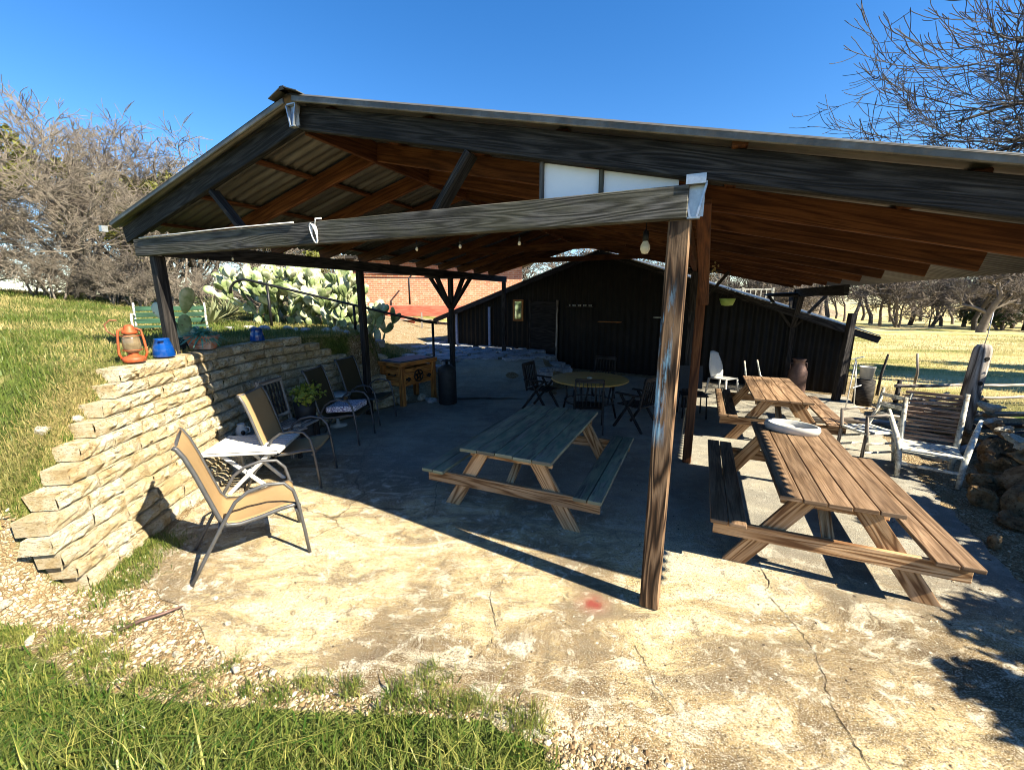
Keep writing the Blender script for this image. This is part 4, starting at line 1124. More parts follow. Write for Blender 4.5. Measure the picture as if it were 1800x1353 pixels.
# black handrail
t = thing('handrail', 'black pipe handrail sloping down in front of the prickly pear', 'handrail', (0, 0, 0))
m = MB(); m.tube([(-6.24, 9.5, 2.38), (-6.22, 9.5, 2.50), (-6.13, 9.5, 2.61), (-6.0, 9.5, 2.665), (-5.85, 9.5, 2.67), (-5.42, 9.52, 2.57), (-3.31, 9.7, 2.05), (-2.3, 9.8, 1.80), (-1.75, 9.85, 1.70)], .028, 8); m.build('top_rail', M['black'], t)
for (x, z1) in ((-5.42, 2.56), (-3.6, 2.12), (-1.85, 1.72)):
    m = MB(); yy = 9.52 + (x + 5.42) * .09; m.tube([(x, yy, hf(x, yy) - .05), (x, yy, z1)], .03, 8); m.build('rail_post', M['black'], t)
# rocks edging the upper bed
for i in range(16):
    x = -5.9 + i * .27; y = 8.75 + .25 * math.sin(i * 1.9) + i * .03
    mb = MB(); r = rng.uniform(.09, .17); mb.blob((0, 0, 0), (r * 1.3, r, r * .7), i + 30, .5, n=9, m=6)
    o = mb.build('edging_rock', M['palerock'] if i % 3 else M['flag']); o.location = (x, y, hf(x, y) + r * .35); o.rotation_euler = (0, 0, i)
    tag(o, 'rough rock edging the raised bed under the handrail', 'rock', 'rocks edging the raised bed')
# agave clumps
for i, (x, y) in enumerate(((-6.7, 9.4), (-7.6, 11.2), (-8.4, 12.6), (-6.1, 12.6), (-9.6, 13.6), (-7.2, 13.2))):
    o = strap_leaves('agave', (0, 0, 0), 60, .75, .07, 'agave', None, .75, i, .18); o.location = (x, y, hf(x, y))
    tag(o, 'pale spiky agave clump at the lawn edge behind the corner post', 'agave', 'agave clumps behind the lawn')

# green bench on the lawn
t = thing('park_bench', 'old green slatted bench with curled pale iron arms on the lawn', 'bench', (-6.12, 7.6, hf(-6.12, 7.6) - .26), R_(35)); t.scale = (.85, .85, .9)
m = MB()
for i in range(4): m.bar((-.62, -.18 + i * .11, .43), (.62, -.18 + i * .11, .43), .09, .03)
m.build('seat', M['bench'], t, .004)
m = MB()
for i in range(3): m.bar((-.62, .23 + i * .035, .53 + i * .12), (.62, .23 + i * .035, .53 + i * .12), .03, .09)
m.build('backrest', M['bench'], t, .004)
for s_ in (-1, 1):
    m = MB(); m.tube([(s_ * .6, -.22, 0), (s_ * .6, -.2, .42), (s_ * .6, -.26, .58), (s_ * .6, -.16, .68), (s_ * .6, .05, .66), (s_ * .6, .24, .62), (s_ * .6, .32, .88)], .02, 7); m.tube([(s_ * .6, .25, 0), (s_ * .6, .22, .45), (s_ * .6, .25, .62)], .02, 7); m.build('arm_frame', M['whitepaint'], t)

# ------------------------------------------------------------------ cooler chest, gas tank, round table
cr = R_(58)
t = thing('cooler_chest', 'orange cedar cooler chest on legs with round black emblem', 'cooler', (-2.32, 9.28, 0), cr)
m = MB()
for i in range(3): m.bar((-.46, -.262, .48 + i * .125), (.46, -.262, .48 + i * .125), .02, .118); m.bar((-.46, .262, .48 + i * .125), (.46, .262, .48 + i * .125), .02, .118)
for i in range(3):
    for s_ in (-1, 1): m.bar((s_ * .46, -.25, .48 + i * .125), (s_ * .46, .25, .48 + i * .125), .02, .118)
m.bar((-.44, 0, .42), (.44, 0, .42), .5, .02); m.build('body', M['cedar'], t, .003)
m = MB(); m.bar((-.55, 0, .925), (.55, 0, .925), .64, .04); m.bar((-.56, -.325, .90), (.56, -.325, .90), .03, .09); m.bar((-.56, .325, .90), (.56, .325, .90), .03, .09)
for s_ in (-1, 1): m.bar((s_ * .56, -.34, .90), (s_ * .56, .34, .90), .03, .09)
m.build('lid', M['cedar'], t, .005)
m = MB(); m.bar((-.50, 0, .955), (.50, 0, .955), .58, .018); m.build('lid_sheet', plain('dark_blue_lid_sheet', (.05, .07, .11), .6, 0, .5, 5), t, .004)
for x_ in (-.48, .48):
    for y_ in (-.28, .28):
        m = MB(); m.bar((x_, y_, 0), (x_, y_, .86), .10, .10, (0, 1, 0)); m.build('leg', M['cedar'], t, .006)
m = MB(); ci = [(0.02 + .13 * math.cos(a), -.282, .60 + .13 * math.sin(a)) for a in np.linspace(0, 2 * PI, 25)]; m.tube(ci, .014, 6, False)
for k in range(5):
    a0 = PI / 2 + k * 4 * PI / 5; a1 = a0 + 4 * PI / 5
    m.bar((.02 + .115 * math.cos(a0), -.282, .60 + .115 * math.sin(a0)), (.02 + .115 * math.cos(a1), -.282, .60 + .115 * math.sin(a1)), .022, .012, (0, -1, 0))
m.build('emblem', M['black'], t)
for x_ in (-.30, .33):
    m = MB(); m.box((x_, -.285, .56), (.13, .02, .05)); m.box((x_, -.30, .56), (.04, .03, .09)); m.build('latch', M['black'], t, .004)
m = MB(); m.tube([(-.475, -.1, .68), (-.51, -.1, .65), (-.51, .1, .65), (-.475, .1, .68)], .014, 6); m.build('handle', M['black'], t)
t = thing('gas_tank', 'black upright gas tank standing beside the cooler chest', 'tank', (-1.42, 9.0, 0))
m = MB(); m.lathe([(.19, 0), (.2, .02), (.2, .70), (.18, .79), (.11, .85), (.05, .87)], n=26); m.build('body', M['tire'], t)
m = MB(); m.lathe([(.03, .86), (.03, .93), (.05, .94), (.05, .97), (.01, .98)], n=10); m.build('valve', M['black'], t)
m = MB(); m.tube([(.1 * math.cos(a), .1 * math.sin(a), .95) for a in np.linspace(.4, 5.8, 15)], .012, 6); m.build('collar', M['black'], t)
t = thing('round_table', 'round tan patio table with an umbrella hole in its top', 'table', (1.52, 8.05, 0), .3)
m = MB(); m.lathe([(.03, .715), (.72, .71), (.745, .722), (.745, .738), (.72, .745), (.03, .742)], n=48, close=False); m.lathe([(.03, .742), (.03, .715)], n=16, close=False); m.build('tabletop', M['tabletan'], t)
m = MB(); m.lathe([(.045, .68), (.05, .755), (.036, .765), (.025, .74)], n=14); m.build('umbrella_sleeve', M['whitepaint'], t)
for k in range(4):
    a = PI / 4 + k * PI / 2
    m = MB(); m.tube([(.5 * math.cos(a), .5 * math.sin(a), .70), (.46 * math.cos(a), .46 * math.sin(a), .35), (.55 * math.cos(a), .55 * math.sin(a), 0)], .02, 8); m.build('leg', M['black'], t)
m = MB(); m.tube([(.48 * math.cos(a), .48 * math.sin(a), .3) for a in np.linspace(0, 2 * PI, 25)], .012, 6, False); m.build('ring_brace', M['black'], t)
# dark chairs round it
def dark_chair(x, y, rz, label):
    t = thing('garden_chair', label, 'chair', (x, y, 0), rz, 'dark chairs around the round table')
    m = MB()
    for i in range(5): m.bar((-.20 + i * .1, -.23, .43), (-.20 + i * .1, .23, .43), .085, .022)
    m.build('seat', M['darkwood'], t, .004)
    m = MB()
    for s_ in (-1, 1): m.bar((-.22, s_ * .23, .40), (-.33, s_ * .23, .95), .04, .03, (0, 1, 0))
    m.bar((-.325, -.23, .93), (-.325, .23, .93), .03, .07)
    for i in range(6): m.bar((-.235, -.17 + i * .068, .47), (-.315, -.17 + i * .068, .92), .03, .012, (0, 1, 0))
    m.build('backrest', M['darkwood'], t, .003)
    for s_ in (-1, 1):
        m = MB(); m.bar((.28, s_ * .25, 0), (-.12, s_ * .25, .62), .045, .03, (0, 1, 0)); m.build('leg', M['darkwood'], t, .003)
        m = MB(); m.bar((-.32, s_ * .25, 0), (.16, s_ * .25, .62), .045, .03, (0, 1, 0)); m.build('leg', M['darkwood'], t, .003)
        m = MB(); m.bar((-.28, s_ * .25, .64), (.27, s_ * .25, .63), .06, .025); m.build('armrest', M['darkwood'], t, .003)
dark_chair(2.22, 7.25, R_(128), 'dark folding chair nearest the inner post at the round table')
dark_chair(.62, 8.55, R_(-32), 'dark folding chair at the cooler side of the round table')
dark_chair(2.0, 9.25, R_(-118), 'dark folding chair tucked between the round table and the barn')
dark_chair(1.35, 7.15, R_(80), 'dark slatted chair between the round table and the green table')

# ------------------------------------------------------------------ barn
AB = R_(31)
t = barn = thing('barn', 'black corrugated barn with low gable behind the pavilion', 'barn', (8.15, 10.0, 0), PI - AB)
# local x runs to the left along the front, local -y into the depth
SB = .335
def zb(x): return 3.66 - SB * abs(6.3 - x)
m = MB(); pitch = .20; X1 = 12.45
xs = np.arange(0, X1 + .001, pitch / 6)
for x in xs:
    d = .022 * math.sin(2 * PI * x / pitch)
    m.v.append((x, d, -.5)); m.v.append((x, d, zb(x) - .02))
for i in range(len(xs) - 1): m.face((2 * i + 2, 2 * i, 2 * i + 1, 2 * i + 3), None, False)
m.build('front_wall', M['barn'], barn)
m = MB(); m.bar((0, -.03, .3), (0, -9, .3), .04, 2.5); m.bar((X1, -.03, .5), (X1, -9, .5), .04, 2.2); m.bar((0, -9, .3), (X1, -9, .3), .04, 2.5); m.build('side_wall', M['barn'], barn)
for s_ in (0, 1):
    m = MB(); xa, xb_ = (6.3, -.42) if s_ == 0 else (6.3, X1 + .42)
    za, zb2 = zb(6.3), zb(xb_)
    v = len(m.v); ny = 60
    for j in range(ny + 1):
        y = .32 - j * 9.6 / ny
        for x, z in ((xa, za), (xb_, zb2)): m.v += [(x, y, z + .03 + .008 * (j % 2))]
    for j in range(ny):
        q = v + 2 * j; m.face((q, q + 2, q + 3, q + 1) if s_ else (q, q + 1, q + 3, q + 2))
    o = m.build('roof', M['corr'], barn); so_ = o.modifiers.new('t', 'SOLIDIFY'); so_.thickness = .012
    m = MB(); m.bar((xa, .30, za - .07), (xb_, .30, zb2 - .07), .03, .15); m.build('fascia', M['darkwood'], barn, .004)
# door, pale posts, framed picture, shelf
m = MB(); m.box((9.0 - .75, .05, 1.15), (.92, .03, 2.0)); m.build('door', M['darkwood'], barn, .004)
for x_ in (7.75, 8.75): 
    m = MB(); m.bar((x_, .055, .1), (x_, .055, 2.2), .06, .05, (0, 1, 0)); m.build('door_frame', M['greywood'] if x_ < 8 else M['darkwood'], barn, .003)
for x_, z1 in ((11.9, 1.75), (10.4, 1.95)):
    m = MB(); m.bar((x_, .10, .3), (x_, .10, z1), .09, .06, (0, 1, 0)); m.build('corner_trim', plain('pale_blue_trim_paint', (.20, .26, .40), .6, 0, .2, 10), barn, .003)
BW = lambda x, y, z: Vector((8.15, 10, 0)) + Matrix.Rotation(PI - AB, 3, 'Z') @ Vector((x, y, z))
t = thing('wall_mirror', 'wooden framed mirror on the barn front left of the door', 'mirror', BW(9.22, .07, 1.85), PI - AB)
m = MB()
for x_ in (-.17, .17): m.bar((x_, 0, -.36), (x_, 0, .36), .07, .03, (0, 1, 0))
for z_ in (-.33, .33): m.bar((-.17, 0, z_), (.17, 0, z_), .03, .07)
m.build('frame', M['cedar'], t, .005)
m = MB(); m.box((0, -.002, 0), (.29, .008, .62)); m.build('mirror_glass', plain('dusty_mirror_glass', (.6, .66, .7), .06, 1.0, .2, 6), t)
t = thing('wall_shelf', 'thin shelf with small white cups on the barn front', 'shelf', BW(6.9, .14, 2.0), PI - AB)
m = MB(); m.bar((-.45, 0, 0), (.45, 0, 0), .18, .02); m.build('board', M['darkwood'], t)
for k in range(9):
    mb = MB(); mb.lathe([(.02, 0), (.026, .055), (.022, .055), (.001, .01)], n=8)
    o = mb.build('cup', M['white']); o.location = BW(6.55 + k * .09 - (.03 if k % 2 else 0), .14, 2.011)
    tag(o, 'tiny white cup in the row on the barn shelf', 'cup', 'cups on the barn shelf')
mb = MB(); mb.bar((5.6, .11, 1.55), (6.3, .11, 1.55), .16, .02); o = mb.build('wall_shelf', M['cedar']); o.location = (8.15, 10, 0); o.rotation_euler = (0, 0, PI - AB); tag(o, 'bare lower wooden shelf on the barn front', 'shelf')
mb = MB(); mb.bar((4.1, .10, 1.72), (4.65, .10, 1.72), .15, .025); o = mb.build('wall_shelf', M['whitepaint']); o.location = (8.15, 10, 0); o.rotation_euler = (0, 0, PI - AB); tag(o, 'short white shelf on the barn front right of the gable peak', 'shelf')

# curved low stone kerb by the barn door
mb = MB()
for k in range(6):
    a = R_(100 + k * 22); x, y = 1.55 + .75 * math.cos(a), 10.6 + 1.3 * math.sin(a)
    mb.bar((x, y, .16 + .04 * k), (x + .28 * math.sin(a), y - .42 * math.cos(a) * 1.0, .16 + .04 * (k - 1)), .22, .32)
tag(mb.build('stone_kerb', M['flag'], None, .02, 2), 'low curved stone kerb beside the barn door', 'kerb')

# white plastic chair and junk near the barn
t = thing('plastic_chair', 'white plastic armchair in front of the black barn', 'chair', (4.98, 9.7, 0), R_(-62))
m = MB(); K = 10
for j in range(9):
    f = j / 8; hw = .20 + .05 * math.sin(PI * min(1, f * 1.1)) - .06 * f * f
    for k in range(K):
        a = k / (K - 1) * 2 - 1; m.v.append((-.22 - .14 * f + .07 * a * a, a * hw, .42 + .62 * f - .05 * a * a * f))
for j in range(8):
    for k in range(K - 1): q = j * K + k; m.face((q, q + 1, q + K + 1, q + K), None, True)
o = m.build('backrest', M['white'], t); so_ = o.modifiers.new('t', 'SOLIDIFY'); so_.thickness = .012
m = MB(); m.bar((-.22, 0, .42), (.24, 0, .44), .44, .02); m.build('seat', M['white'], t, .008)
for x_ in (-.22, .22):
    for s_ in (-1, 1): m = MB(); m.tube([(x_, s_ * .2, .42), (x_ * 1.2, s_ * .24, 0)], [.028, .02], 8); m.build('leg', M['white'], t)
t = thing('garden_chair', 'pale curved wooden chair beside the barn wall', 'chair', (5.7, 9.35, 0), R_(-70))
m = MB(); m.tube([(.2, -.2, .45), (-.1, -.22, .40), (-.25, -.22, .5), (-.36, -.2, .85)], .02, 7); m.tube([(.2, .2, .45), (-.1, .22, .40), (-.25, .22, .5), (-.36, .2, .85)], .02, 7); m.build('side_rail', M['whitepaint'], t)
m = MB(); m.bar((-.25, 0, .42), (.22, 0, .44), .42, .03); m.build('seat', M['darkwood'], t)
for x_ in (-.2, .2):
    for s_ in (-1, 1): m = MB(); m.bar((x_, s_ * .19, 0), (x_, s_ * .19, .41), .035, .035, (0, 1, 0)); m.build('leg', M['whitepaint'], t)
t = thing('milk_can', 'rusty brown metal can by the barn front', 'can', (7.0, 10.1, 0))
m = MB(); m.lathe([(.19, 0), (.2, .02), (.2, .52), (.13, .68), (.12, .78), (.15, .82), (.14, .83), (.001, .80)], n=22); m.build('body', M['can'], t)
for s_ in (-1, 1): m = MB(); m.tube([(s_ * .12, 0, .74), (s_ * .2, 0, .72), (s_ * .2, 0, .60), (s_ * .17, 0, .57)], .012, 6); m.build('handle', M['can'], t)
t = thing('garden_chair', 'black metal chair in shade between tan tables and the barn', 'chair', (3.55, 8.0, 0), R_(-100))
m = MB(); m.bar((-.2, 0, .44), (.22, 0, .44), .46, .03); m.build('seat', M['black'], t)
m = MB(); m.bar((-.23, 0, .5), (-.32, 0, .95), .44, .02, (1, 0, 0)); m.build('backrest', M['black'], t)
for x_ in (-.2, .2):
    for s_ in (-1, 1): m = MB(); m.tube([(x_, s_ * .2, .44), (x_ * 1.15, s_ * .22, 0)], .014, 6); m.build('leg', M['black'], t)

# ------------------------------------------------------------------ right edge: rustic chair, old posts, rock wall
t = thing('rustic_armchair', 'whitewashed rustic armchair with rough split slats across its back', 'armchair', (5.45, 5.18, 0), R_(140)); t.scale = (1, 1, .92)
# local +y faces away from the viewer (back of chair toward camera at y=-.25)
m = MB(); rr = random.Random(3)
for i in range(13):
    z = .42 + i * .057; a = rr.uniform(-.02, .02)
    m.bar((-.30, -.25 - (z - .4) * .22 + rr.uniform(-.012, .012), z + a), (.30, -.25 - (z - .4) * .22 + rr.uniform(-.012, .012), z - a), .02, rr.uniform(.030, .05), (0, 0, 1))
m.build('back_slats', M['twig'], t, .006)
for s_ in (-1, 1):
    m = MB(); m.tube([(s_ * .27, -.30, 0), (s_ * .27, -.24, .40), (s_ * .285, -.38, 1.02 if s_ > 0 else 1.16)], [.03, .034, .026], 7); m.build('rear_post', M['whitepaint'], t)
    m = MB(); m.tube([(s_ * .44, -.30, .82), (s_ * .40, -.14, .70), (s_ * .34, .10, .54), (s_ * .30, .24, .38), (s_ * .285, .30, .2), (s_ * .28, .32, 0)], [.02, .03, .034, .034, .03, .026], 7); m.build('armrest', M['whitepaint'], t)
m = MB()
for i in range(6): m.bar((-.28, -.22 + i * .095, .40 + rr.uniform(-.008, .008)), (.28, -.22 + i * .095, .40), .08, .03)
m.bar((-.28, -.27, .36), (.28, -.27, .36), .03, .10); m.bar((-.28, -.28, .20), (.28, -.28, .20), .03, .04); m.bar((-.28, .29, .2), (.28, .29, .2), .03, .04); m.build('seat', M['whitepaint'], t, .006)
# second rustic chair seen edge-on
t = thing('rustic_armchair', 'narrow pale bentwood chair seen side-on next to the slatted armchair', 'armchair', (5.15, 5.80, 0), R_(96))
for s_ in (-1, 1):
    m = MB(); m.tube([(s_ * .2, -.28, 0), (s_ * .2, -.2, .42), (s_ * .2, -.32, .70), (s_ * .2, -.36, 1.0)], [.024, .028, .024, .018], 7); m.build('rear_post', M['whitepaint'], t)
    m = MB(); m.tube([(s_ * .2, .24, 0), (s_ * .2, .22, .44), (s_ * .2, .26, .68)], [.022, .025, .02], 7); m.build('front_leg', M['greywood'], t)
    m = MB(); m.tube([(s_ * .2, -.3, .66), (s_ * .22, 0, .70), (s_ * .2, .27, .68)], .018, 7); m.build('armrest', M['greywood'], t)
m = MB(); m.bar((0, -.24, .43), (0, .25, .43), .42, .03)
for z in (.15, .28): m.bar((-.2, -.25, z), (-.2, .23, z), .02, .03); m.bar((.2, -.25, z), (.2, .23, z), .02, .03)
for z in (.62, .76, .90): m.bar((-.2, -.31 - (z - .6) * .1, z), (.2, -.31 - (z - .6) * .1, z), .015, .05)
m.build('seat', M['whitepaint'], t, .005)
# thick old post with bolt holes
hx, hy = 7.55, 6.75
t = thing('wooden_post', 'thick grey round-topped post with two dark holes behind the slatted armchair', 'post', (hx, hy, hf(hx, hy)), 0, None, (.0, .05, 0))
m = MB(); m.tube([(0, 0, -.2), (0, 0, .6), (0, 0, 1.44), (0, 0, 1.52), (0, 0, 1.575), (0, 0, 1.59)], [.122, .12, .116, .108, .08, .03], 16); m.build('shaft', M['greywood'], t)
for z in (1.36, .96):
    m = MB(); m.tube([(-.02, -.123, z), (-.02, -.10, z)], .035, 12); m.build('hole', M['black'], t)
m = MB(); m.tube([(0, 0, 1.58), (.01, 0, 1.72), (.0, 0, 2.1)], .006, 5); m.build('wire', M['steel'], t)
for i, (x, y, h, ln) in enumerate(((8.9, 9.95, 1.02, .10), (10.6, 10.8, .95, -.08))):
    mb = MB(); mb.tube([(0, 0, -.2), (.02, 0, h * .5), (ln, 0, h)], [.035, .03, .022], 7)
    o = mb.build('fence_stake', M['darkwood'] if i == 0 else M['greywood']); o.location = (x, y, hf(x, y))
    tag(o, ['thin dark rough stake leaning by the barn corner', 'thin rough stake leaning behind the slatted armchair'][i], 'stake')
# black upright post near the barn corner with a light trestle
bx_, by_ = 7.35, 9.25
mb = MB(); mb.bar((0, 0, -.1), (.12, .05, 1.95), .13, .13, (0, 1, 0)); o = mb.build('wooden_post', M['darkwood'], None, .008); o.location = (bx_, by_, 0)
tag(o, 'black leaning post at the right end of the barn', 'post')
t = thing('folding_trestle', 'thin pale metal trestle standing against the black post', 'trestle', (7.05, 8.55, 0), R_(25))
m = MB()
for a, b in (((-.02, 0, 0), (.06, .0, 1.05)), ((.5, .1, 0), (.10, .0, 1.0)), ((.0, -.05, .45), (.75, .12, .42)), ((.04, 0, .9), (.38, .05, .42)), ((-.1, 0, 1.05), (.42, .03, 1.07))): m.tube([a, b], .011, 6)
m.build('frame', M['whitemetal'], t)
t = thing('bucket', 'white bucket hanging near the black leaning post', 'bucket', (7.75, 9.0, .55))
m = MB(); m.lathe([(.11, 0), (.14, .26), (.15, .265), (.13, .25), (.10, .01), (.001, .01)], n=18); m.build('body', M['white'], t)
m = MB(); m.lathe([(.18, -.6), (.18, -.02)], n=12); m.build('stand', M['darkwood'], t)
mb = MB(); rr = random.Random(9)
for i in range(16): a = rr.random() * 3; mb.bar((rr.uniform(-.5, .5), rr.uniform(-.5, .5), .06 + .02 * i), (rr.uniform(-1, 1), rr.uniform(-.6, .6), .08 + .025 * i), rr.uniform(.05, .14), .025)
o = mb.build('scrap_pile', M['greywood'], None, .003); o.location = (8.3, 8.1, hf(8.3, 8.1)); tag(o, 'heap of grey scrap boards beyond the trestle', 'scrap heap')
t = thing('rail_fence', 'low grey two-rail pole fence running behind the slatted armchair', 'fence', (0, 0, 0))
FP = [(8.25, 8.75), (9.9, 8.95), (11.6, 9.1), (13.3, 9.2)]
for (x, y) in FP:
    m = MB(); m.tube([(x, y, hf(x, y) - .2), (x + .02, y, hf(x, y) + .62)], [.05, .04], 7); m.build('fence_post', M['darkwood'], t)
for z in (.22, .50):
    for a, b in zip(FP, FP[1:]):
        m = MB(); m.tube([(a[0] - .1, a[1] - .05, hf(*a) + z), ((a[0] + b[0]) / 2, a[1] + .06, hf(*a) + z - .03), (b[0] + .1, b[1] - .05, hf(*b) + z + .02)], [.04, .035, .03], 7); m.build('rail', M['greywood'], t)
for i, (x, y, L, a) in enumerate(((7.0, 6.0, 1.9, .35), (8.3, 7.1, 2.4, .12), (9.3, 7.9, 2.6, .05), (8.7, 6.7, 2.0, .28), (6.3, 7.4, 1.5, -.2))):
    mb = MB(); mb.tube([(-L / 2, 0, 0), (0, .05, .02), (L / 2, -.03, .01)], [.07, .06, .045], 8)
    o = mb.build('log', M['darkwood'] if i % 2 else M['greywood']); o.location = (x, y, max(hf(x, y), -.03) + .06); o.rotation_euler = (0, 0, a)
    tag(o, 'long weathered pole lying on the ground beyond the slatted armchair', 'log', 'poles lying beyond the armchair')
# dry-stone rubble wall
RK = [(5.35, 4.35, .20), (5.75, 4.62, .26), (6.15, 5.0, .30), (5.6, 4.1, .26), (6.0, 4.35, .34), (6.5, 4.9, .33), (6.9, 5.6, .30), (5.15, 3.95, .16), (5.85, 3.75, .36), (6.4, 4.2, .40), (7.2, 6.2, .30), (7.6, 6.9, .28), (6.85, 5.0, .36), (8.0, 7.4, .26), (5.5, 3.6, .26), (4.95, 3.35, .20), (6.6, 5.45, .22), (7.3, 5.7, .3)]
for i, (x, y, r) in enumerate(RK):
    mb = MB(); mb.blob((0, 0, 0), (r * 1.25, r * .95, r * .85), i + 60, .8, n=18, m=12, jit=.05)
    o = mb.build('boulder', M['rock']); o.location = (x, y, r * .5); o.rotation_euler = (.2 * math.sin(i), .2 * math.cos(i * 2), i * 1.1)
    tag(o, 'brown ochre boulder in the shaded rubble bank beside the slatted armchair', 'boulder', 'boulders of the rubble bank')
for i in range(10):
    x, y, r = 5.9 + i * .27, 4.55 + i * .30, .16 + .06 * math.sin(i * 2)
    mb = MB(); mb.blob((0, 0, 0), (r * 1.2, r, r * .7), i + 90, .8, n=14, m=9, jit=.05); o = mb.build('boulder', M['palerock'] if i % 2 else M['rock']); o.location = (x, y, .52 + .05 * math.sin(i)); o.rotation_euler = (0, 0, i)
    tag(o, 'smaller stone lying along the top of the rubble bank', 'boulder', 'stones topping the rubble bank')

# ------------------------------------------------------------------ brick house, red deck, railing, beyond the patio
t = thing('brick_house', 'orange brick house seen under the pavilion roof beyond the cactus', 'house', (0, 0, 0))
m = MB()
def quad(m, a, b, z0, z1):
    v = len(m.v); L = math.dist(a, b)
    m.v += [(a[0], a[1], z0), (b[0], b[1], z0), (b[0], b[1], z1), (a[0], a[1], z1)]; m.face((v, v + 1, v + 2, v + 3), [(0, z0), (L, z0), (L, z1), (0, z1)])
quad(m, (-9.4, 24), (.6, 25.5), .2, 4.3); quad(m, (.6, 25.5), (.0, 33), .2, 4.3); quad(m, (-10, 32), (-9.4, 24), .2, 4.3); quad(m, (.0, 33), (-10, 32), .2, 4.3)
m.build('brick_wall', M['brick'], t)
m = MB(); m.bar((-10.2, 28.2, 4.42), (1.0, 29.6, 4.42), 9.6, .18); m.build('roof', M['darkwood'], t)
m = MB(); m.tube([(-5.6, 23.95, 3.45), (-5.65, 23.6, 3.3), (-5.65, 23.6, 1.9)], .05, 6); m.tube([(-9.3, 23.9, 3.52), (-1.2, 25.1, 3.52)], .03, 6); m.build('downpipe', M['black'], t)
t = thing('deck', 'red painted wooden deck with bench boxes before the brick house', 'deck', (0, 0, 0))
m = MB(); m.bar((-8.2, 20.9, 1.62), (-1.4, 21.9, 1.62), .9, .5); m.build('planter_box', M['redwood'], t, .01)
m = MB(); m.bar((-7.6, 20.3, 1.25), (-4.6, 20.6, 1.25), .5, .08); m.bar((-7.5, 20.3, .9), (-7.5, 20.3, 1.22), .3, .3); m.bar((-4.9, 20.6, .9), (-4.9, 20.6, 1.22), .3, .3); m.bar((-7.8, 20.55, 1.72), (-6.0, 20.7, 1.72), .12, .42); m.build('bench', M['redwood'], t, .01)
m = MB(); m.bar((-7.2, 19.6, 1.3), (-3.4, 19.9, 1.25), .05, .05)
for x_ in (-7.0, -5.6, -4.2): m.bar((x_, 19.7, .6), (x_, 19.7, 1.6), .07, .07, (0, 1, 0))
m.build('rail', M['greywood'], t)
t = thing('wooden_railing', 'white railing of a porch seen above the right barn roof', 'railing', (14.0, 26.0, 0), R_(-20))
m = MB()
for z in (1.9, 2.75): m.bar((-1.6, 0, z), (1.6, 0, z), .06, .08)
for i in range(12): m.bar((-1.55 + i * .28, 0, 1.9), (-1.55 + i * .28, 0, 2.75), .05, .05, (0, 1, 0))
for x_ in (-1.6, 0, 1.6): m.bar((x_, 0, -.5), (x_, 0, 2.85), .1, .1, (0, 1, 0))
m.build('balusters', M['whitepaint'], t)

# ------------------------------------------------------------------ bare trees
def bare_tree(seed, H, spread=.6, lev=5, r0=.12, kids=(3, 4), mult=False, up=.25, twig=.006, sweep=0.0):
    """returns two MBs: trunk with limbs, crown of twigs"""
    g = random.Random(seed); tk, cr_ = MB(), MB()
    def br(p, d, L, r, lv):
        n_ = 4; pts = [p]; dd = d.copy()
        for i in range(n_):
            dd = (dd + Vector((g.gauss(0, .17), g.gauss(0, .17), g.gauss(0, .12) + up * .12 - sweep * (lev - lv) * .02))).normalized()
            pts.append(pts[-1] + dd * L / n_)
        rs = [max(twig, r * (1 - .5 * i / n_)) for i in range(n_ + 1)]
        (tk if lv >= lev - 1 else cr_).tube(pts, rs, 6 if lv >= lev - 1 else 3, False, True)
        if lv <= 0: return
        for _ in range(g.randint(*kids) + (1 if lv <= 2 else 0)):
            i = g.uniform(.3, 1.0) * n_; k = min(n_ - 1, int(i)); q = pts[k].lerp(pts[k + 1], i - k)
            nd = (dd + Vector((g.gauss(0, spread), g.gauss(0, spread), g.gauss(0, spread * .7)))).normalized()
            br(q, nd, L * g.uniform(.5, .8), rs[k] * .62, lv - 1)
    if mult:
        for i in range(4): br(Vector((g.uniform(-.3, .3), g.uniform(-.3, .3), -.1)), Vector((g.gauss(0, .35), g.gauss(0, .35), 1)).normalized(), H * .42, r0 * g.uniform(.6, 1), lev)
    else: br(Vector((0, 0, -.2)), Vector((g.gauss(0, .06), g.gauss(0, .06), 1)), H * .40, r0, lev)
    return tk, cr_
def mk_tree(name, seed, label, bark, group, mist=0, **kw):
    tk, cr_ = bare_tree(seed, **kw)
    t = thing(name, label, 'tree', (0, 0, 0), 0, group)
    tk.build('trunk', M[bark], t); c = cr_.build('crown', M[bark], t)
    if mist:
        g = random.Random(seed); ids = [g.randrange(len(cr_.v)) for _ in range(mist)]
        for i in ids: leaf_cloud('mistletoe', [cr_.v[i]], [g.uniform(.16, .28)], 150, .06, 'mistletoe', t, 0, .6, seed + i)
    return t
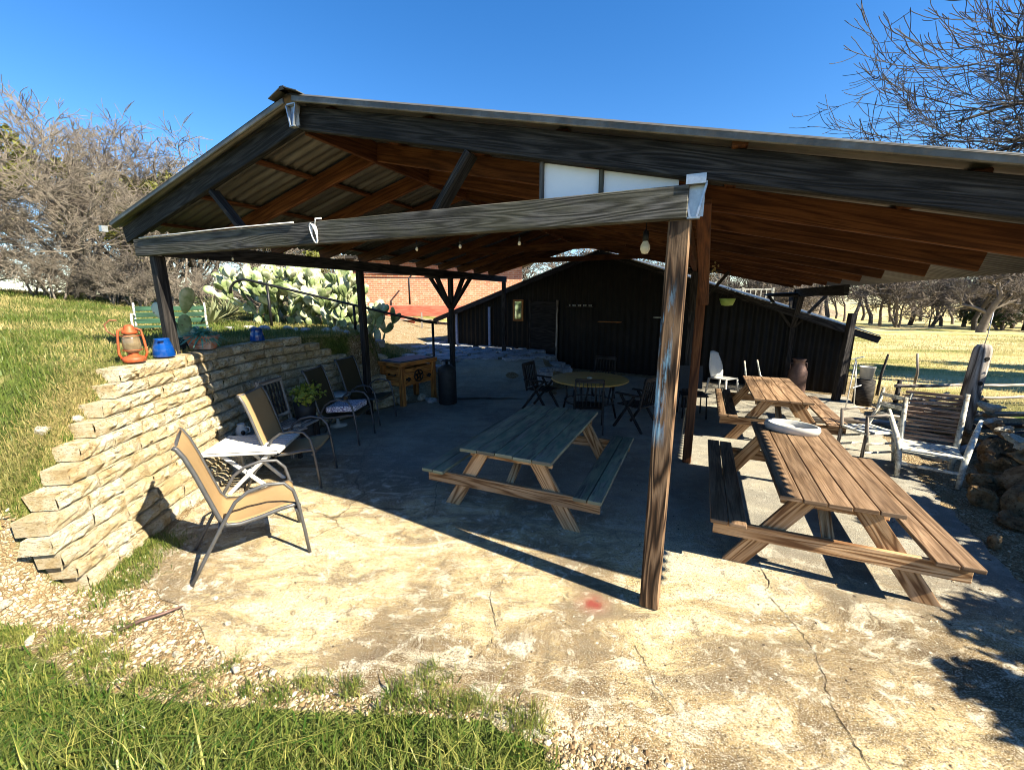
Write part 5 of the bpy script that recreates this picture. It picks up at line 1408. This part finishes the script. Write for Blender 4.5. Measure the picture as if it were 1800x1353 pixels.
# thicket behind the lawn on the left
P = [mk_tree('bare_tree', 101, 'x', 'twigbark', 'bare trees behind the lawn', 7, H=5.0, lev=5, r0=.075, kids=(3, 3), mult=True, spread=.6, twig=.0055),
     mk_tree('bare_tree', 102, 'x', 'twigbark', 'bare trees behind the lawn', 0, H=4.4, lev=5, r0=.065, kids=(3, 3), mult=True, spread=.72, twig=.0055),
     mk_tree('bare_tree', 103, 'x', 'greybark', 'bare trees behind the lawn', 8, H=5.2, lev=5, r0=.12, kids=(4, 4), spread=.6, twig=.0055),
     mk_tree('bare_shrub', 104, 'x', 'twigbark', 'bare shrubs under the trees', 0, H=2.4, lev=3, r0=.05, kids=(4, 6), mult=True, spread=.9, twig=.006)]
spots = [(-16.5, 12.2, 0, 1.25), (-15, 14.5, 2, 1.0), (-13.4, 13.2, 1, 1.0), (-18.5, 14.5, 2, 1.2), (-12.2, 15.5, 0, 1.12), (-12.9, 16.8, 0, 1.15), (-11.7, 16.4, 2, 1.1), (-14.2, 15.6, 0, 1.15), (-16, 16.5, 0, 1.3), (-20.5, 13, 1, 1.35), (-11.2, 14.6, 1, 1.0), (-14, 18, 2, 1.05), (-17, 18.5, 0, 1.35), (-10.4, 18, 2, 1.15), (-22, 18, 2, 1.5), (-12, 21, 0, 1.2), (-8.8, 20, 1, .8), (-19.6, 11.2, 0, 1.1), (-25, 15, 1, 1.6), (-15, 24, 2, 1.3), (-10, 26, 0, 1.2), (-20, 24, 0, 1.5), (-7, 30, 2, 1.2), (-24.5, 20, 0, 1.5)]
LAB = ['bare multi-stemmed tree with mistletoe clumps behind the sloping lawn', 'bare pale bushy tree behind the sloping lawn', 'grey single-trunk bare tree with mistletoe behind the lawn']
used = set()
def place(k, x, y, sc, label, rz, group=None):
    o = P[k] if k not in used else copy_tree(P[k]); used.add(k)
    o.location = (x, y, hf(x, y)); o.rotation_euler = (0, 0, rz); sc *= 1.28 if k < 3 else 1.0; o.scale = (sc, sc, sc); o['label'] = label
    if group: o['group'] = group
    return o
for i, (x, y, k, sc) in enumerate(spots): place(k, x, y, sc, LAB[k], i * 2.1)
for i in range(26):
    x = -21 + i * .62 + rng.uniform(-.3, .3); y = 11.8 + rng.uniform(0, 2.2) + max(0, (x + 12) * .25)
    place(3, x, y, rng.uniform(.7, 1.15), 'tangled bare shrub at the foot of the trees behind the lawn', i * 1.3)
# big bare tree on the right, its limbs sweeping into the frame
tk, cr_ = MB(), MB(); g = random.Random(55)
def limb(p, d, L, r, lv, droop):
    n_ = 8; pts = [p]; dd = d.normalized()
    for i in range(n_):
        dd = (dd + Vector((g.gauss(0, .085), g.gauss(0, .085), g.gauss(0, .07) + droop * (1 + i * .25)))).normalized(); pts.append(pts[-1] + dd * L / n_)
    rs = [max(.007, r * (1 - .75 * i / n_)) for i in range(n_ + 1)]
    (tk if lv >= 3 else cr_).tube(pts, rs, 6 if lv >= 3 else 3, False)
    if lv <= 0: return
    for _ in range({3: 13, 2: 8, 1: 6}.get(lv, 3)):
        i = g.uniform(.12, 1.0) * n_; k = min(n_ - 1, int(i)); q = pts[k].lerp(pts[k + 1], i - k)
        s_ = .34 if lv >= 3 else .5
        limb(q, (pts[k + 1] - pts[k]).normalized() + Vector((g.gauss(0, s_), g.gauss(0, s_), g.gauss(0, s_ * .8))), L * g.uniform(.28, .50), rs[k] * .5, lv - 1, .02)
tr_ = thing('bare_tree', 'large bare tree whose dark twigs hang over the right roof edge', 'tree', (0, 0, 0))
bx0, by0 = 17.0, 8.7
tk.tube([(bx0, by0, -.5), (bx0 - .1, by0, 2.5), (bx0 - .15, by0 + .1, 5.5), (bx0 - .1, by0 + .1, 9.0)], [.36, .30, .24, .12], 10)
for (dx, dy, dz), L, z in (((-1, .02, -.20), 7.6, 7.9), ((-1, -.06, -.28), 7.4, 7.4), ((-1, .08, -.12), 7.2, 8.3), ((-1, .0, -.22), 7.0, 6.7), ((-1, -.1, -.05), 7.4, 8.7), ((-1, .14, -.30), 6.6, 7.0), ((-.9, -.4, -.1), 6.5, 7.6), ((-.7, -.7, .05), 6, 7.2), ((-.4, .8, .1), 5.5, 7.2), ((.7, .3, .3), 5, 7.5), ((0, -.9, .3), 5.5, 8)):
    limb(Vector((bx0 - .12, by0 + .1, z)), Vector((dx, dy, dz)), L, .10, 3, .006)
tk.build('trunk', M['darkbark'], tr_); cr_.build('crown', M['darkbark'], tr_)

# treeline across the meadow
Q = [mk_tree('bare_tree', 201, 'x', 'darkbark', 'bare trees across the meadow', 0, H=13, lev=4, r0=.26, kids=(3, 4), spread=.5, twig=.03, up=.6),
     mk_tree('bare_tree', 202, 'x', 'greybark', 'bare trees across the meadow', 0, H=12, lev=4, r0=.24, kids=(4, 5), spread=.55, twig=.03, up=.5),
     mk_tree('bare_tree', 203, 'x', 'greybark', 'bare trees across the meadow', 0, H=9, lev=4, r0=.16, kids=(4, 5), mult=True, spread=.7, twig=.025, up=.3)]
usedq = set()
def placeq(k, x, y, sc, label, rz):
    o = Q[k] if k not in usedq else copy_tree(Q[k]); usedq.add(k)
    o.location = (x, y, hf(x, y)); o.rotation_euler = (0, 0, rz); o.scale = (sc, sc, sc); o['label'] = label
QL = ['tall dark bare tree in the row across the meadow', 'tall grey bare tree in the row across the meadow', 'bushy bare tree in the row across the meadow']
rr = random.Random(31)
for i in range(46):
    f = i / 45; bearing = math.radians(22 + f * 33); d = rr.uniform(62, 84) if i % 3 else rr.uniform(84, 105)
    placeq(rr.choice((0, 0, 1, 1, 2)), d * math.sin(bearing), d * math.cos(bearing), rr.uniform(.75, 1.1), None or '', rr.random() * 6)
for o in list(COL.objects):
    if o.type == 'EMPTY' and o.get('label') == '':
        kd = [c for c in o.children if c.name.startswith('crown')][0].data.name
        for k, q in enumerate(Q):
            if [c for c in q.children if c.name.startswith('crown')][0].data.name == kd: o['label'] = QL[k]
big = mk_tree('bare_tree', 209, 'spreading bare tree with a forked trunk alone on the meadow', 'greybark', None, 0, H=9.5, lev=5, r0=.42, kids=(4, 5), spread=.75, twig=.02, up=.25)
big.location = (44.5, 40, hf(44.5, 40))
# trees behind the barn and on the low hill
for i, (x, y, k, sc) in enumerate(((9, 34, 1, .75), (13, 38, 2, .8), (18, 40, 1, .8), (5, 32, 2, .8), (22, 42, 0, .75), (3, 40, 1, .8), (27, 46, 2, 1.0), (0, 36, 2, .8), (24, 36, 2, .7))):
    o = copy_tree(Q[k]); o.location = (x, y, hf(x, y)); o.rotation_euler = (0, 0, i * 1.7); o.scale = (sc, sc, sc); o['group'] = 'bare trees behind the barn'
    o['label'] = ['tall dark bare tree standing behind the black barn', 'tall grey bare tree standing behind the black barn', 'bushy bare tree standing behind the black barn'][k]
# scrubby hill beyond
hs = MB(); hx_ = np.linspace(-30, 75, 70); hy_ = np.linspace(95, 150, 8)
for y in hy_:
    for x in hx_: hs.v.append((x, y, -2 + (5.5 + 1.5 * math.sin(x * .11) + 2.0 * math.exp(-((x - 28) / 14) ** 2)) * math.sin(min(1, (y - 95) / 35) * PI / 2)))
for j in range(7):
    for i in range(69): a = j * 70 + i; hs.face((a, a + 1, a + 71, a + 70), None, True)
tag(hs.build('hills', m_rock('dry_hill_scrub', (.13, .10, .06), (.26, .20, .13), (.38, .30, .2), .35)), kind='structure')
sh = MB(); nbr = []
scr = [(rr.uniform(-20, 60), rr.uniform(80, 112)) for _ in range(330)]
cs = [(x, y, max(hf(x, y), -2 + 6 * math.sin(max(0, min(1, (y - 95) / 35)) * PI / 2)) + 1.0) for x, y in scr]
M['scrub'] = mat_leaf('dry_brush_twigs', (.10, .075, .05), (.26, .20, .14))
o = leaf_cloud('brush_woods', cs, [(rr.uniform(1.5, 3), rr.uniform(1.5, 3), rr.uniform(1.2, 3.2)) for _ in cs], 26000, .42, 'scrub', None, 0, .16, 6)
tag(o, 'far grey-brown brushwood filling the gaps behind the trees', 'woods', None, 'stuff')

# cedars: one at the far right of the meadow, two out of frame that shade it
def cedar(x, y, H, R, seed, label, group=None, n=5200, size=.16, tp=.8):
    t = thing('cedar_tree', label, 'tree', (x, y, hf(x, y)), 0, group); g = random.Random(seed)
    m = MB(); m.tube([(0, 0, -.2), (.05, 0, H * .5), (0, 0, H * .9)], [.05 * R + .05, .04 * R, .02], 7); m.build('trunk', M['darkbark'], t)
    cs, rs = [], []
    for i in range(46):
        f = g.random() ** .8; a = g.random() * 6.28; rad = R * (1 - f * tp) * g.uniform(.35, 1.0)
        cs.append((rad * math.cos(a), rad * math.sin(a), H * (.08 + .9 * f))); q = R * g.uniform(.18, .36); rs.append((q, q, q * .75))
    leaf_cloud('crown', cs, rs, n, size, 'cedarleaf', t, 0, .45, seed); return t
cedar(56, 46, 11, 4.5, 1, 'dark evergreen cedar at the right end of the treeline', None, 7000, .3)
cedar(60, 52, 10, 4, 2, 'second dark cedar behind the evergreen at the treeline end', None, 5000, .3)
for i, (x, y, H, R) in enumerate(((18.6, 9.4, 7, 2.0), (21.2, 9.6, 8.5, 2.4), (25.5, 11, 8, 2.6))):
    cedar(x, y, H, R, 11 + i, 'dark cedar standing out on the meadow to the right of the patio', 'cedars at the meadow edge', 4200, .22)
# cedar bushes whose shade falls across the right edge of the patio
for i, (x, y, H, R) in enumerate(((4.85, .30, 2.0, .70), (5.45, .85, 2.15, .75), (5.95, 1.5, 2.2, .8), (6.3, 2.2, 2.2, .85), (6.95, 2.9, 2.25, .85), (7.65, 3.55, 2.25, .9), (8.4, 4.2, 2.2, .9), (6.6, .5, 2.3, .9), (7.2, 1.4, 2.4, .9), (8.0, 2.5, 2.4, 1.0), (9.0, 5.2, 2.4, 1.0), (9.9, 6.0, 2.6, 1.0), (10.9, 7.0, 2.7, 1.0))):
    cedar(x, y, H, R, 31 + i, 'dense low cedar bush shading the right edge of the concrete', 'cedar bushes beside the patio', 4200, .085, .35)

# overhead wire
mb = MB(); mb.tube([(10.2, 9.0, 6.6), (11.6, 11.2, 5.5), (13.6, 14.4, 4.6), (18, 21.5, 3.9), (30, 40, 4.5)], .010, 5)
tag(mb.build('overhead_wire', M['black']), 'thin black wire slanting up into the bare tree', 'wire')
